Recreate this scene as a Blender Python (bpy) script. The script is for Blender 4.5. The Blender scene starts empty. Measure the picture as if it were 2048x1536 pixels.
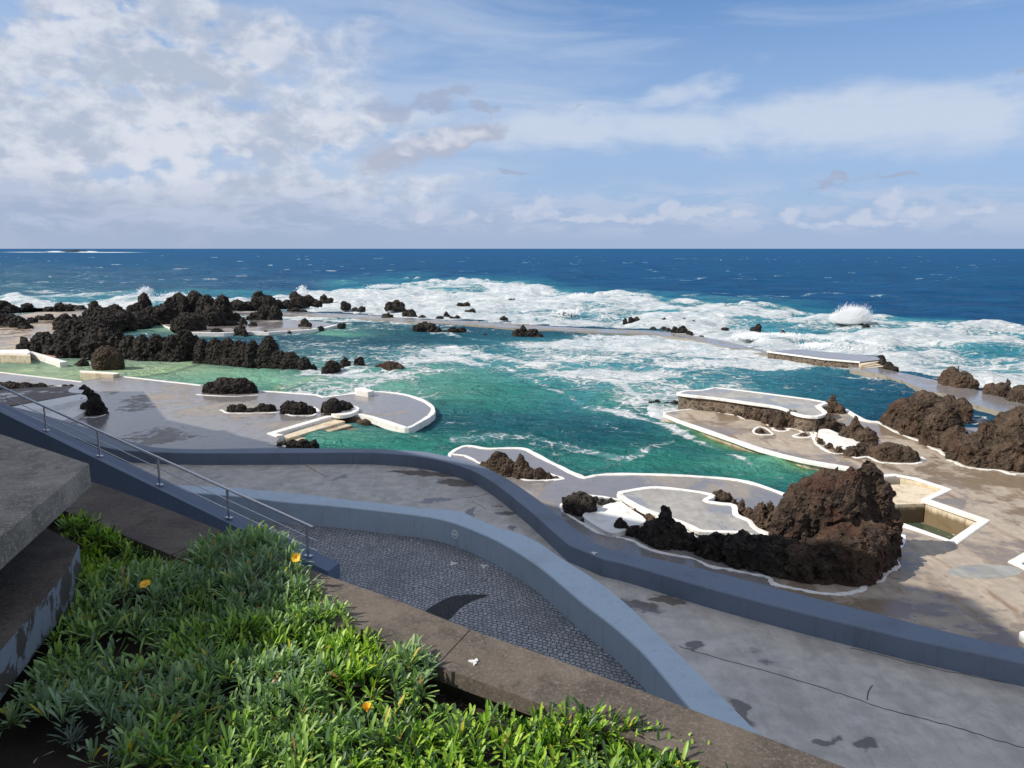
import bpy, bmesh, math, random
import numpy as np
from mathutils import Vector, Matrix
from mathutils.geometry import tessellate_polygon
R = math.radians
random.seed(7); RNG = np.random.default_rng(7)
SC = bpy.context.scene; COL = SC.collection

# ------------------------------------------------------------------ camera
H = 9.0; F = 1500.0; PITCH = math.atan((768-497)/F)
CP, SP = math.cos(PITCH), math.sin(PITCH)
cam = bpy.data.cameras.new('camera'); co = bpy.data.objects.new('camera', cam); COL.objects.link(co)
cam.sensor_width = 36; cam.lens = F/2048*36; cam.clip_end = 60000; cam.clip_start = .1
co.location = (0, 0, H); co.rotation_euler = (R(90)-PITCH, 0, 0); SC.camera = co

def ray(u, v):
    x = (u-1024)/F; y = -(v-768)/F
    return x, CP+y*SP, -SP+y*CP
def at(u, v, z=0.0):                       # the point of the level z that the photograph shows at u, v
    x, y, d = ray(u, v); t = (z-H)/d
    return Vector((x*t, y*t, z))
def dep(p):                                # distance along the view
    return p[1]*CP-(p[2]-H)*SP
def proj(x, y, z):
    t = y*CP-(z-H)*SP; yy = (y*SP+(z-H)*CP)/t
    return 1024+F*x/t, 768-F*yy

# ------------------------------------------------------------------ light
SUN_EL = 41.0; TRAVEL = 12.0               # the light travels to the right and a little away
sd = bpy.data.lights.new('sun', 'SUN'); so = bpy.data.objects.new('sun', sd); COL.objects.link(so)
sd.energy = 4.9; sd.angle = R(.5); sd.color = (1, .93, .82)
tv = Vector((math.cos(R(SUN_EL))*math.cos(R(TRAVEL)), math.cos(R(SUN_EL))*math.sin(R(TRAVEL)), -math.sin(R(SUN_EL))))
so.rotation_euler = tv.to_track_quat('-Z', 'Y').to_euler(); so.location = (-30, 0, 40)
SC.view_settings.view_transform = 'Standard'; SC.view_settings.look = 'None'
SC.view_settings.exposure = 0.0; SC.view_settings.gamma = 1.0

# ------------------------------------------------------------------ node helper
class NT:
    def __init__(s, tree): s.t = tree; s.n = tree.nodes; s.l = tree.links
    def new(s, kind, **kw):
        n = s.n.new(kind)
        for k, v in kw.items(): setattr(n, k, v)
        return n
    def put(s, sock, v):
        if v is None: return
        if isinstance(v, bpy.types.NodeSocket): s.l.new(v, sock)
        else: sock.default_value = v
    def m(s, op, a, b=None, c=None, clamp=False):
        n = s.new('ShaderNodeMath', operation=op, use_clamp=clamp)
        s.put(n.inputs[0], a); s.put(n.inputs[1], b)
        if c is not None: s.put(n.inputs[2], c)
        return n.outputs[0]
    def ss(s, v, lo, hi, a=0.0, b=1.0):
        n = s.new('ShaderNodeMapRange', interpolation_type='SMOOTHSTEP')
        for i, x in enumerate((v, lo, hi, a, b)): s.put(n.inputs[i], x)
        return n.outputs[0]
    def mix(s, f, a, b, bt='MIX'):
        n = s.new('ShaderNodeMix', data_type='RGBA', blend_type=bt)
        s.put(n.inputs[0], f); s.put(n.inputs[6], c4(a)); s.put(n.inputs[7], c4(b))
        return n.outputs[2]
    def noise(s, vec, scale, detail=6, rough=.55, dist=0.0, typ='FBM', lac=2.0):
        n = s.new('ShaderNodeTexNoise', noise_dimensions='3D', noise_type=typ)
        s.put(n.inputs['Vector'], vec); n.inputs['Scale'].default_value = scale
        n.inputs['Detail'].default_value = detail; n.inputs['Roughness'].default_value = rough
        n.inputs['Distortion'].default_value = dist; n.inputs['Lacunarity'].default_value = lac
        return n.outputs[0]
    def noisec(s, vec, scale, detail=4):
        n = s.new('ShaderNodeTexNoise'); s.put(n.inputs['Vector'], vec)
        n.inputs['Scale'].default_value = scale; n.inputs['Detail'].default_value = detail
        return n.outputs[1]
    def vor(s, vec, scale, feat='F1', rnd=1.0):
        n = s.new('ShaderNodeTexVoronoi', feature=feat)
        s.put(n.inputs['Vector'], vec); n.inputs['Scale'].default_value = scale
        n.inputs['Randomness'].default_value = rnd
        return n
    def mapv(s, vec, scale=(1, 1, 1), loc=(0, 0, 0), rot=(0, 0, 0)):
        n = s.new('ShaderNodeMapping'); s.put(n.inputs[0], vec)
        n.inputs[1].default_value = loc; n.inputs[2].default_value = rot; n.inputs[3].default_value = scale
        return n.outputs[0]
    def vm(s, op, a, b):
        n = s.new('ShaderNodeVectorMath', operation=op); s.put(n.inputs[0], a)
        if op == 'SCALE': s.put(n.inputs[3], b)
        else: s.put(n.inputs[1], b)
        return n.outputs[0]
    def pos(s): return s.new('ShaderNodeNewGeometry').outputs['Position']
    def attr(s, name): return s.new('ShaderNodeAttribute', attribute_name=name)
    def bump(s, h, strength, dist, nrm=None):
        n = s.new('ShaderNodeBump'); s.put(n.inputs['Height'], h)
        s.put(n.inputs['Strength'], strength); n.inputs['Distance'].default_value = dist
        if nrm is not None: s.put(n.inputs['Normal'], nrm)
        return n.outputs[0]
def c4(a):
    if isinstance(a, (tuple, list)) and len(a) == 3: return (*a, 1)
    return a
def material(name):
    m = bpy.data.materials.new(name); m.use_nodes = True
    t = NT(m.node_tree); b = t.n['Principled BSDF']
    return m, t, b
def fin(t, b, col=None, rough=None, nrm=None, spec=None):
    t.put(b.inputs['Base Color'], c4(col)); t.put(b.inputs['Roughness'], rough)
    if nrm is not None: t.put(b.inputs['Normal'], nrm)
    if spec is not None: t.put(b.inputs['Specular IOR Level'], spec)

# ------------------------------------------------------------------ world: sky and clouds, laid out by compass direction
W = bpy.data.worlds.new('World'); SC.world = W; W.use_nodes = True
t = NT(W.node_tree); t.n.clear()
sky = t.new('ShaderNodeTexSky', sky_type='NISHITA', sun_disc=False)
sky.sun_elevation = R(SUN_EL); sky.sun_rotation = R(-90-TRAVEL)
sky.air_density = 1.0; sky.dust_density = .6; sky.ozone_density = 2.0
tc = t.new('ShaderNodeTexCoord').outputs['Generated']
sx = t.new('ShaderNodeSeparateXYZ'); t.put(sx.inputs[0], tc)
az = t.m('MULTIPLY', t.m('ARCTAN2', sx.outputs[0], sx.outputs[1]), 57.2958)
el = t.m('MULTIPLY', t.m('ARCSINE', sx.outputs[2]), 57.2958)
cmb = t.new('ShaderNodeCombineXYZ'); t.put(cmb.inputs[0], az); t.put(cmb.inputs[1], el); DIR = cmb.outputs[0]
def azel(u, v):
    x, y, z = ray(u, v); n = math.sqrt(x*x+y*y+z*z)
    return math.degrees(math.atan2(x, y)), math.degrees(math.asin(z/n))
warp = t.noisec(t.mapv(DIR, (.12, .2, 1)), 1.0, 5)
warp2 = t.noisec(t.mapv(DIR, (.5, .8, 1)), 1.0, 6)
WDB = t.vm('ADD', t.vm('ADD', DIR, t.vm('SCALE', t.vm('SUBTRACT', warp, (.5, .5, .5)), 3.0)), t.vm('SCALE', t.vm('SUBTRACT', warp2, (.5, .5, .5)), 1.0))
WD = t.vm('ADD', t.vm('ADD', DIR, t.vm('SCALE', t.vm('SUBTRACT', warp, (.5, .5, .5)), 7.0)), t.vm('SCALE', t.vm('SUBTRACT', warp2, (.5, .5, .5)), 2.2))
def blob(u, v, ru, rv, rot=0, src=None):
    a, e = azel(u, v); k = 38.2
    mp = t.new('ShaderNodeMapping', vector_type='TEXTURE'); t.put(mp.inputs[0], src or WD)
    mp.inputs[1].default_value = (a, e, 0); mp.inputs[2].default_value = (0, 0, R(rot))
    mp.inputs[3].default_value = (ru/F*57.3*.95, rv/F*57.3*.95, 1)
    ln = t.new('ShaderNodeVectorMath', operation='LENGTH'); t.put(ln.inputs[0], mp.outputs[0])
    return t.m('SUBTRACT', 1.0, ln.outputs['Value'])
def mx(items):
    r = items[0]
    for i in items[1:]: r = t.m('MAXIMUM', r, i)
    return r
nb = t.noise(t.mapv(DIR, (.13, .22, 1), (3, 1, 0)), 1.0, 9, .62, .4)
nf = t.noise(t.mapv(DIR, (.55, .85, 1), (1, 7, 0)), 1.0, 8, .6, .2)
nw = t.noise(t.mapv(DIR, (.05, .32, 1), (5, 2, 0), (0, 0, R(-9))), 1.0, 8, .6, .8)
skyc = t.mix(1.0, sky.outputs[0], (.54, .99, 1.42), 'MULTIPLY')
# general brightening towards the horizon, thin high veil
base = t.mix(t.ss(el, 24, 4, 0, .82), skyc, (4.3, 5.7, 8.4))
# white streaky band on the right
S2 = WDB
band = mx([blob(1500, 248, 700, 62, 1, S2), blob(2060, 225, 480, 84, 3, S2), blob(1130, 262, 330, 56, 0, S2), blob(1400, 165, 150, 34, 16, S2), blob(1780, 250, 500, 60, 2, S2), blob(760, 232, 200, 20, 0, S2), blob(2300, 215, 500, 100, 0, S2)])
bandm = t.ss(t.m('ADD', band, t.m('MULTIPLY', t.m('SUBTRACT', nw, .5), 1.3)), -.12, .75, 0, .88)
base = t.mix(bandm, base, (6.6, 7.5, 9.0))
veil = t.ss(t.m('ADD', t.m('MULTIPLY', nw, 1.0), t.ss(az, 25, -15, 0, .3)), .52, .95, 0, .5)
base = t.mix(veil, base, (6.4, 7.4, 9.0))
# big cloud field on the left
left = mx([blob(120, 60, 520, 190), blob(330, 80, 330, 130), blob(150, 250, 560, 150), blob(0, 380, 700, 110), blob(560, 270, 240, 70), blob(500, 390, 420, 55), blob(-400, 200, 600, 420)])
leftm = t.ss(t.m('ADD', left, t.m('MULTIPLY', t.m('SUBTRACT', nb, .5), 1.5)), -.30, .42)
shade = t.m('ADD', t.m('MULTIPLY', nb, .65), t.m('MULTIPLY', nf, .5))
shade = t.m('ADD', shade, t.m('MULTIPLY', blob(320, 300, 160, 110), .16, clamp=True))
tower = t.ss(t.m('ADD', mx([blob(315, 300, 58, 75), blob(390, 340, 70, 40), blob(70, 320, 90, 40), blob(480, 330, 40, 22), blob(60, 60, 130, 40), blob(520, 90, 90, 60)]), t.m('MULTIPLY', t.m('SUBTRACT', nf, .5), 1.3)), -.1, .55)
ccol = t.mix(t.ss(t.m('SUBTRACT', shade, t.m('MULTIPLY', mx([blob(330, 120, 230, 80), blob(120, 250, 200, 50)]), .12, clamp=True)), .48, .70), (5.1, 5.8, 7.2), (7.9, 8.3, 9.2))
ccol = t.mix(t.m('MULTIPLY', tower, .7), ccol, (8.0, 8.3, 9.2))
base = t.mix(t.m('MULTIPLY', leftm, .93), base, ccol)
# grey-violet wisps and the puff in the middle
wisp = mx([blob(770, 215, 62, 48), blob(870, 208, 100, 16, -5), blob(975, 236, 42, 11), blob(1150, 215, 50, 6), blob(1392, 294, 55, 9, -3), blob(2022, 150, 22, 12, 30), blob(1680, 365, 60, 7), blob(1800, 362, 70, 7), blob(1030, 365, 70, 5)])
wm = t.ss(t.m('ADD', wisp, t.m('MULTIPLY', t.m('SUBTRACT', nf, .5), 1.6)), -.05, .65, 0, .75)
base = t.mix(wm, base, (4.1, 4.8, 6.5))
puff = mx([blob(790, 322, 95, 30, 8, S2), blob(870, 290, 90, 38, 15, S2), blob(955, 262, 76, 22, 8, S2)])
pn = t.m('ADD', puff, t.m('MULTIPLY', t.m('SUBTRACT', nf, .5), 1.0))
base = t.mix(t.ss(pn, -.05, .38, 0, .92), base, t.mix(t.ss(t.m('ADD', pn, t.m('MULTIPLY', blob(840, 270, 110, 38), .5)), .1, .75), (4.9, 5.4, 6.8), (7.2, 7.5, 8.5)))
# low bank over the horizon
lowe = t.m('ADD', el, t.m('MULTIPLY', t.m('SUBTRACT', nb, .5), 3.0))
lowe = t.m('ADD', lowe, t.ss(az, -35, 20, 0, .9))
base = t.mix(t.ss(lowe, 5.2, 1.9, 0, .88), base, t.mix(t.ss(az, -32, 25), (4.1, 5.0, 6.8), (4.2, 5.4, 7.6)))
bk = t.m('MULTIPLY', t.m('MULTIPLY', t.ss(el, .5, 1.9), t.ss(el, 5.6, 3.2)), t.ss(t.noise(t.mapv(DIR, (.22, .75, 1), (8, 3, 0)), 1.0, 9, .62, .3), .42, .60, 0, .55))
base = t.mix(bk, base, (6.0, 6.7, 8.4))
small = mx([blob(u, v, a*1.15, b*1.25, 0, S2) for u, v, a, b in [(1080, 405, 34, 20), (955, 432, 36, 11), (1575, 418, 24, 20), (1470, 428, 26, 13), (1720, 432, 36, 16), (1786, 412, 32, 24), (1340, 420, 22, 14), (1850, 420, 40, 11), (1950, 414, 40, 8), (1240, 428, 36, 10), (860, 428, 26, 9), (1640, 436, 60, 8), (1060, 420, 60, 16), (1400, 430, 70, 12), (1300, 434, 80, 9), (1150, 432, 80, 10), (1760, 436, 110, 9), (760, 400, 60, 14), (620, 380, 70, 16)]])
base = t.mix(t.ss(t.m('ADD', small, t.m('MULTIPLY', t.m('SUBTRACT', nf, .56), 2.6)), -.15, .5, 0, .75), base, (6.5, 7.1, 8.6))
absaz = t.m('ABSOLUTE', az)
over = t.m('MAXIMUM', t.ss(el, 27, 45), t.m('MULTIPLY', t.ss(absaz, 48, 80), t.ss(el, 2, 12)))  # bright cloud added overhead and behind, out of view, to lift the shade
over = t.m('MULTIPLY', over, t.ss(t.noise(tc, 3.0, 6, .6, .4), .38, .50, .15, .95))
base = t.mix(over, base, (6.3, 6.6, 7.4))
bg = t.new('ShaderNodeBackground'); t.put(bg.inputs[0], base); bg.inputs[1].default_value = .09
wo = t.new('ShaderNodeOutputWorld'); t.l.new(bg.outputs[0], wo.inputs[0])

# ------------------------------------------------------------------ noise on arrays
PERM = np.tile(RNG.permutation(256), 4); RV = RNG.random(256)*2-1; RJ = RNG.random((256, 3))
def vnoise(p):
    i = np.floor(p).astype(np.int64); f = p-i; f = f*f*f*(f*(f*6-15)+10); i &= 255
    def h(dx, dy, dz): return RV[PERM[PERM[PERM[i[:, 0]+dx & 255]+i[:, 1]+dy & 1023]+i[:, 2]+dz & 1023]]
    x, y, z = f[:, 0], f[:, 1], f[:, 2]
    a = h(0, 0, 0)*(1-x)+h(1, 0, 0)*x; b = h(0, 1, 0)*(1-x)+h(1, 1, 0)*x
    c = h(0, 0, 1)*(1-x)+h(1, 0, 1)*x; d = h(0, 1, 1)*(1-x)+h(1, 1, 1)*x
    return (a*(1-y)+b*y)*(1-z)+(c*(1-y)+d*y)*z
def fbm(p, o=4, g=.5, ridged=False):
    s = np.zeros(len(p)); a = 1.0; n = 0
    for k in range(o):
        v = vnoise(p*2**k+k*17.3)
        s += a*((1-2*np.abs(v)) if ridged else v); n += a; a *= g
    return s/n
def worley(p):
    i = np.floor(p).astype(np.int64); f = p-i; best = np.full(len(p), 9.0); sec = best.copy()
    for dx in (-1, 0, 1):
        for dy in (-1, 0, 1):
            for dz in (-1, 0, 1):
                h = PERM[PERM[PERM[i[:, 0]+dx & 255]+i[:, 1]+dy & 1023]+i[:, 2]+dz & 1023]
                d = ((RJ[h]+np.array((dx, dy, dz))-f)**2).sum(1)
                sec = np.minimum(sec, np.maximum(d, best)); best = np.minimum(best, d)
    return np.sqrt(best), np.sqrt(sec)

def nearest_cell(p):
    i = np.floor(p).astype(np.int64); f = p-i; best = np.full(len(p), 9.0); key = np.zeros(len(p), np.int64)
    for dx in (-1, 0, 1):
        for dy in (-1, 0, 1):
            for dz in (-1, 0, 1):
                h = PERM[PERM[PERM[i[:, 0]+dx & 255]+i[:, 1]+dy & 1023]+i[:, 2]+dz & 1023]
                d = ((RJ[h]+np.array((dx, dy, dz))-f)**2).sum(1); m = d < best
                best = np.where(m, d, best); key = np.where(m, ((i[:, 0]+dx)*4001+(i[:, 1]+dy))*4001+i[:, 2]+dz, key)
    return key

# ------------------------------------------------------------------ mesh helpers
def tag(o, label=None, cat=None, group=None, kind=None):
    if label: o['label'] = label
    if cat: o['category'] = cat
    if group: o['group'] = group
    if kind: o['kind'] = kind
    return o
def mesh_obj(name, verts, faces, mat, parent=None, smooth=False):
    me = bpy.data.meshes.new(name); me.from_pydata([tuple(v) for v in verts], [], faces); me.update()
    bm = bmesh.new(); bm.from_mesh(me); bmesh.ops.recalc_face_normals(bm, faces=bm.faces); bm.to_mesh(me); bm.free()
    if smooth: me.polygons.foreach_set('use_smooth', [True]*len(me.polygons))
    me.materials.append(mat); o = bpy.data.objects.new(name, me); COL.objects.link(o)
    if parent: o.parent = parent
    return o
def np_mesh(name, V, Q, mat, smooth=True, parent=None):
    me = bpy.data.meshes.new(name); me.vertices.add(len(V)); me.vertices.foreach_set('co', np.ascontiguousarray(V, np.float32).ravel())
    k = Q.shape[1]; me.loops.add(Q.size); me.loops.foreach_set('vertex_index', Q.ravel().astype(np.int32))
    me.polygons.add(len(Q)); me.polygons.foreach_set('loop_start', np.arange(0, Q.size, k, dtype=np.int32))
    me.polygons.foreach_set('loop_total', np.full(len(Q), k, np.int32))
    me.polygons.foreach_set('use_smooth', np.full(len(Q), smooth)); me.update(calc_edges=True)
    me.materials.append(mat); o = bpy.data.objects.new(name, me); COL.objects.link(o)
    if parent: o.parent = parent
    return o
def empty(name, loc=(0, 0, 0)):
    o = bpy.data.objects.new(name, None); o.empty_display_size = .2; COL.objects.link(o); o.location = loc
    return o
def px(pts, z=0.0): return [at(u, v, z) for u, v in pts]
def smooth_line(P, n=6, closed=False):
    P = [Vector(p) for p in P]; out = []; N = len(P)
    rng = range(N if closed else N-1)
    for i in rng:
        if closed: a, b, c, d = P[i-1], P[i], P[(i+1) % N], P[(i+2) % N]
        else: a, b, c, d = P[max(i-1, 0)], P[i], P[i+1], P[min(i+2, N-1)]
        for k in range(n):
            s = k/n
            out.append(.5*((2*b)+(c-a)*s+(2*a-5*b+4*c-d)*s*s+(3*b-a-3*c+d)*s**3))
    if not closed: out.append(P[-1])
    return out
def prism(name, poly, z1, z0, mat, holes=(), parent=None, side=None):
    rings = [list(poly)]+[list(h) for h in holes]
    V = []; Fc = []; tri = tessellate_polygon([[Vector((p[0], p[1], 0)) for p in r] for r in rings])
    flat = [p for r in rings for p in r]; n = len(flat)
    V = [(p[0], p[1], z1) for p in flat]+[(p[0], p[1], z0) for p in flat]
    Fc = [tuple(f) for f in tri]+[tuple(i+n for i in reversed(f)) for f in tri]
    nt = len(Fc); o = 0
    for r in rings:
        m = len(r)
        for i in range(m): a, b = o+i, o+(i+1) % m; Fc.append((a, b, b+n, a+n))
        o += m
    ob = mesh_obj(name, V, Fc, mat, parent)
    if side:
        ob.data.materials.append(side)
        for i, p in enumerate(ob.data.polygons):
            if abs(p.normal.z) < .5: p.material_index = 1
    return ob
def ribbon(name, line, w, z1, z0, mat, closed=False, jit=0.0, parent=None, bev=.015, wfun=None):
    P = [Vector((p[0], p[1], 0)) for p in line]; N = len(P); V = []; Fc = []
    for i in range(N):
        a = P[i-1] if (i or closed) else P[i]; b = P[(i+1) % N] if (i < N-1 or closed) else P[i]
        d = (b-a).normalized(); nrm = Vector((-d.y, d.x, 0))
        hw = w/2*(1+jit*math.sin(i*1.7)*random.random()+(.16*math.sin(i*.37)+.1*math.sin(i*.91+1) if jit else 0)) if not wfun else wfun(i/N)/2
        j1 = random.uniform(-1, 1)*jit*w*.6; j2 = random.uniform(-1, 1)*jit*w*.6
        l, r = P[i]+nrm*(hw+j1), P[i]-nrm*(hw+j2); li, ri = P[i]+nrm*max(hw-bev, .01), P[i]-nrm*max(hw-bev, .01)
        V += [(l.x, l.y, z0), (l.x, l.y, z1-bev), (li.x, li.y, z1), (ri.x, ri.y, z1), (r.x, r.y, z1-bev), (r.x, r.y, z0)]
    for i in range(N if closed else N-1):
        a = i*6; b = ((i+1) % N)*6
        for k in range(5): Fc.append((a+k, a+k+1, b+k+1, b+k))
        Fc.append((a+5, a, b, b+5))
    if not closed: Fc += [(5, 4, 3, 2, 1, 0), tuple((N-1)*6+k for k in range(6))]
    return mesh_obj(name, V, Fc, mat, parent)
def tube(bm, P, r, n=10):
    P = [Vector(p) for p in P]; rings = []
    for i, p in enumerate(P):
        d = (P[min(i+1, len(P)-1)]-P[max(i-1, 0)]).normalized(); q = d.to_track_quat('Z', 'Y')
        rings.append([bm.verts.new(p+q@Vector((math.cos(2*math.pi*k/n)*r, math.sin(2*math.pi*k/n)*r, 0))) for k in range(n)])
    for a, b in zip(rings, rings[1:]):
        for k in range(n): bm.faces.new((a[k], a[(k+1) % n], b[(k+1) % n], b[k]))
    bm.faces.new(rings[0][::-1]); bm.faces.new(rings[-1])
def bm_obj(name, bm, mat, parent=None, smooth=False):
    bmesh.ops.recalc_face_normals(bm, faces=bm.faces)
    me = bpy.data.meshes.new(name); bm.to_mesh(me); bm.free(); me.materials.append(mat)
    if smooth: me.polygons.foreach_set('use_smooth', [True]*len(me.polygons))
    o = bpy.data.objects.new(name, me); COL.objects.link(o)
    if parent: o.parent = parent
    return o
def box(bm, c, s, rot=0):
    g = bmesh.ops.create_cube(bm, size=1)['verts']
    M = Matrix.Translation(c)@Matrix.Rotation(rot, 4, 'Z')@Matrix.Diagonal((*s, 1))
    bmesh.ops.transform(bm, matrix=M, verts=g)

# ------------------------------------------------------------------ materials
def mat_deck(name, dry, wet, tint, wetness=.5, scale=.35, stains=(), rust=.0, z=0.0):
    m, t, b = material(name); p = t.pos()
    w = t.noise(t.mapv(p, (1, 1.0, 1)), scale, 5, .55, .6)
    w2 = t.noise(p, 2.3, 6, .6, .3); g = t.noise(p, 28, 4, .7); st = t.noise(t.mapv(p, (1, .25, 1), rot=(0, 0, R(-30))), 1.3, 6, .6, .5)
    wet_m = t.ss(t.m('ADD', w, t.m('MULTIPLY', t.m('SUBTRACT', w2, .5), .35)), .56-wetness*.22, .66-wetness*.22)
    for (u, v, ru, rv, rot) in stains:
        c = at(u, v, z); T = dep(c)
        mp = t.new('ShaderNodeMapping', vector_type='TEXTURE'); t.put(mp.inputs[0], t.vm('ADD', p, t.vm('SCALE', t.vm('SUBTRACT', t.noisec(p, 2.2), (.5, .5, .5)), .8)))
        mp.inputs[1].default_value = c; mp.inputs[2].default_value = (0, 0, R(rot)); mp.inputs[3].default_value = (ru*T/F, rv*T*T/(F*(H-z)), 1)
        ln = t.new('ShaderNodeVectorMath', operation='LENGTH'); t.put(ln.inputs[0], mp.outputs[0])
        wet_m = t.m('MAXIMUM', wet_m, t.ss(ln.outputs['Value'], 1.15, .78))
    col = t.mix(t.ss(t.m('ADD', t.m('MULTIPLY', w2, .5), t.m('MULTIPLY', st, .5)), .35, .66), tuple(c*.72 for c in dry), tuple(min(1, c*1.18) for c in dry))
    if rust: col = t.mix(t.ss(st, .5, .68, 0, rust), col, tint)
    col = t.mix(t.m('MULTIPLY', wet_m, .85), col, t.mix(w2, wet, tuple(c*1.5 for c in wet)))
    col = t.mix(t.ss(g, .3, .75, .0, .22), col, tuple(c*.5 for c in dry))
    rough = t.m('SUBTRACT', t.m('SUBTRACT', .72, t.m('MULTIPLY', wet_m, .56)), t.m('MULTIPLY', t.ss(w2, .4, .7), .08))
    col = t.mix(t.ss(t.noise(t.mapv(p, (1.6, .5, 1), rot=(0, 0, R(25))), 3.1, 7, .7, .4), .50, .72, 0, .38), col, tuple(c*.48 for c in dry))
    fin(t, b, col, rough, t.bump(t.m('ADD', t.m('MULTIPLY', g, .25), w2), .12, .05), .5)
    return m
def mat_paint(name, c, dirt=(.35, .28, .18), amt=.35, rough=.55, scale=1.5):
    m, t, b = material(name); p = t.pos()
    n = t.noise(p, scale, 7, .62, .3); g = t.noise(p, 30, 4, .6)
    drip = t.noise(t.mapv(p, (7, 7, .7)), 1.0, 6, .65)
    col = t.mix(t.ss(n, .48, .75, 0, amt), c, dirt); col = t.mix(t.ss(drip, .52, .74, 0, amt*.7), col, tuple(x*.6 for x in dirt)); col = t.mix(t.ss(g, .45, .8, 0, .15), col, tuple(x*.75 for x in c))
    fin(t, b, col, rough, t.bump(t.m('ADD', n, t.m('MULTIPLY', g, .4)), .15, .02)); return m
def mat_rock(name, c1, c2, c3, red=.0, wetline=True, sc=1.0):
    m, t, b = material(name); p = t.pos()
    n = t.noise(p, 1.1*sc, 8, .62, .4); n2 = t.noise(p, 5*sc, 6, .7); v = t.vor(p, 6*sc).outputs['Distance']; n3 = t.noise(p, 26*sc, 4, .7)
    pores = t.vor(p, 17*sc).outputs['Distance']
    col = t.mix(t.ss(n, .35, .65), c1, c2); col = t.mix(t.ss(n2, .48, .75, 0, .7), col, c3)
    if red: col = t.mix(t.ss(t.noise(t.mapv(p, loc=(9, 4, 2)), .8, 6, .65), .50, .64, 0, red), col, (.085, .034, .022))
    col = t.mix(t.ss(n3, .5, .8, 0, .5), col, tuple(x*.45 for x in c1))
    rough = .8
    if wetline:
        s = t.new('ShaderNodeSeparateXYZ'); t.put(s.inputs[0], p)
        wet = t.ss(t.m('ADD', s.outputs[2], t.m('MULTIPLY', n, .4)), .25, -.05)
        col = t.mix(t.m('MULTIPLY', wet, .6), col, (.008, .008, .008)); rough = t.m('SUBTRACT', .85, t.m('MULTIPLY', wet, .5))
    h = t.m('ADD', t.m('MULTIPLY', n2, .8), t.m('ADD', t.m('MULTIPLY', v, .45), t.m('ADD', t.m('MULTIPLY', n3, .3), t.m('MULTIPLY', pores, .25))))
    fin(t, b, col, rough, t.bump(h, 1.0, .085), .25); return m
M_DECK = mat_deck('wet_concrete_deck', (.31, .285, .26), (.17, .16, .165), (.28, .18, .11), .85, .22, rust=.45)
M_DECKR = mat_deck('dry_stained_deck', (.46, .39, .31), (.17, .125, .085), (.20, .12, .07), .42, .34, rust=.85)
M_WALK = mat_deck('walkway_concrete', (.56, .52, .47), (.10, .078, .058), (.34, .28, .2), -.35, .5, rust=.3, z=.8,
    stains=[(850, 947, 80, 5, -14), (915, 966, 45, 7, -25), (945, 1023, 9, 9, 0), (1013, 1027, 20, 4, 5), (1029, 1056, 9, 5, 0), (870, 1000, 34, 5, 12), (1392, 1292, 24, 11, -20),
            (1480, 1425, 22, 34, 0), (1723, 1487, 30, 14, 0), (1650, 1485, 30, 8, 10), (1560, 1520, 50, 22, 0), (1270, 1210, 60, 12, -20), (1330, 1200, 40, 6, -20)])
M_TERR = mat_deck('terrace_concrete', (.40, .385, .36), (.22, .22, .23), (.3, .25, .2), .25, .6)
M_WHITE = mat_paint('white_paint', (.82, .81, .78), (.52, .43, .30), .55, .55, 2.6)
M_CREAM = mat_paint('stained_cream_wall', (.72, .62, .46), (.38, .25, .11), .9, .5, 2.2)
_t = NT(M_CREAM.node_tree); _b = _t.n['Principled BSDF']; _l = _b.inputs['Base Color'].links[0].from_socket
_s = _t.new('ShaderNodeSeparateXYZ'); _t.put(_s.inputs[0], _t.pos()); _z = _t.m('ADD', _s.outputs[2], _t.m('MULTIPLY', _t.noise(_t.mapv(_t.pos(), (3, 3, .6)), 1.5, 6, .7), .35))
_t.put(_b.inputs['Base Color'], _t.mix(_t.ss(_z, .0, -.22, 0, .9), _l, (.15, .10, .05)))
M_GREY = mat_paint('dark_blue_grey_paint', (.145, .185, .25), (.09, .105, .12), .5, .6, .8)
M_LIGHT = mat_paint('light_blue_grey_paint', (.45, .55, .64), (.33, .38, .40), .5, .6, .8)
M_STAIR = mat_paint('slate_blue_paint', (.105, .145, .22), (.07, .09, .13), .3, .6, .8)
M_BLACK = mat_rock('black_lava', (.012, .011, .0105), (.040, .034, .029), (.125, .098, .074), 0, True)  # palest colour is a speckle standing in for sunlit facets
M_BROWN = mat_rock('brown_lava', (.040, .029, .021), (.10, .070, .049), (.185, .132, .092), .35, False)
M_RED = mat_rock('red_brown_lava', (.030, .022, .017), (.085, .056, .039), (.165, .115, .078), .55, False)
M_SEAW = mat_paint('sea_wall_face', (.30, .27, .22), (.12, .10, .07), .8, .6, 2)
M_RUBBLE, t, b = material('rubble_stone_wall')
p = t.pos(); v = t.vor(p, 3.4, 'DISTANCE_TO_EDGE').outputs[0]; vcs = t.new('ShaderNodeSeparateColor'); t.put(vcs.inputs[0], t.vor(p, 3.4).outputs['Color']); vc = vcs.outputs[0]
fin(t, b, t.mix(t.ss(v, .02, .09), (.22, .18, .13), t.mix(vc, (.05, .038, .030), (.17, .125, .09))), .9, t.bump(v, .9, .15))
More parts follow.
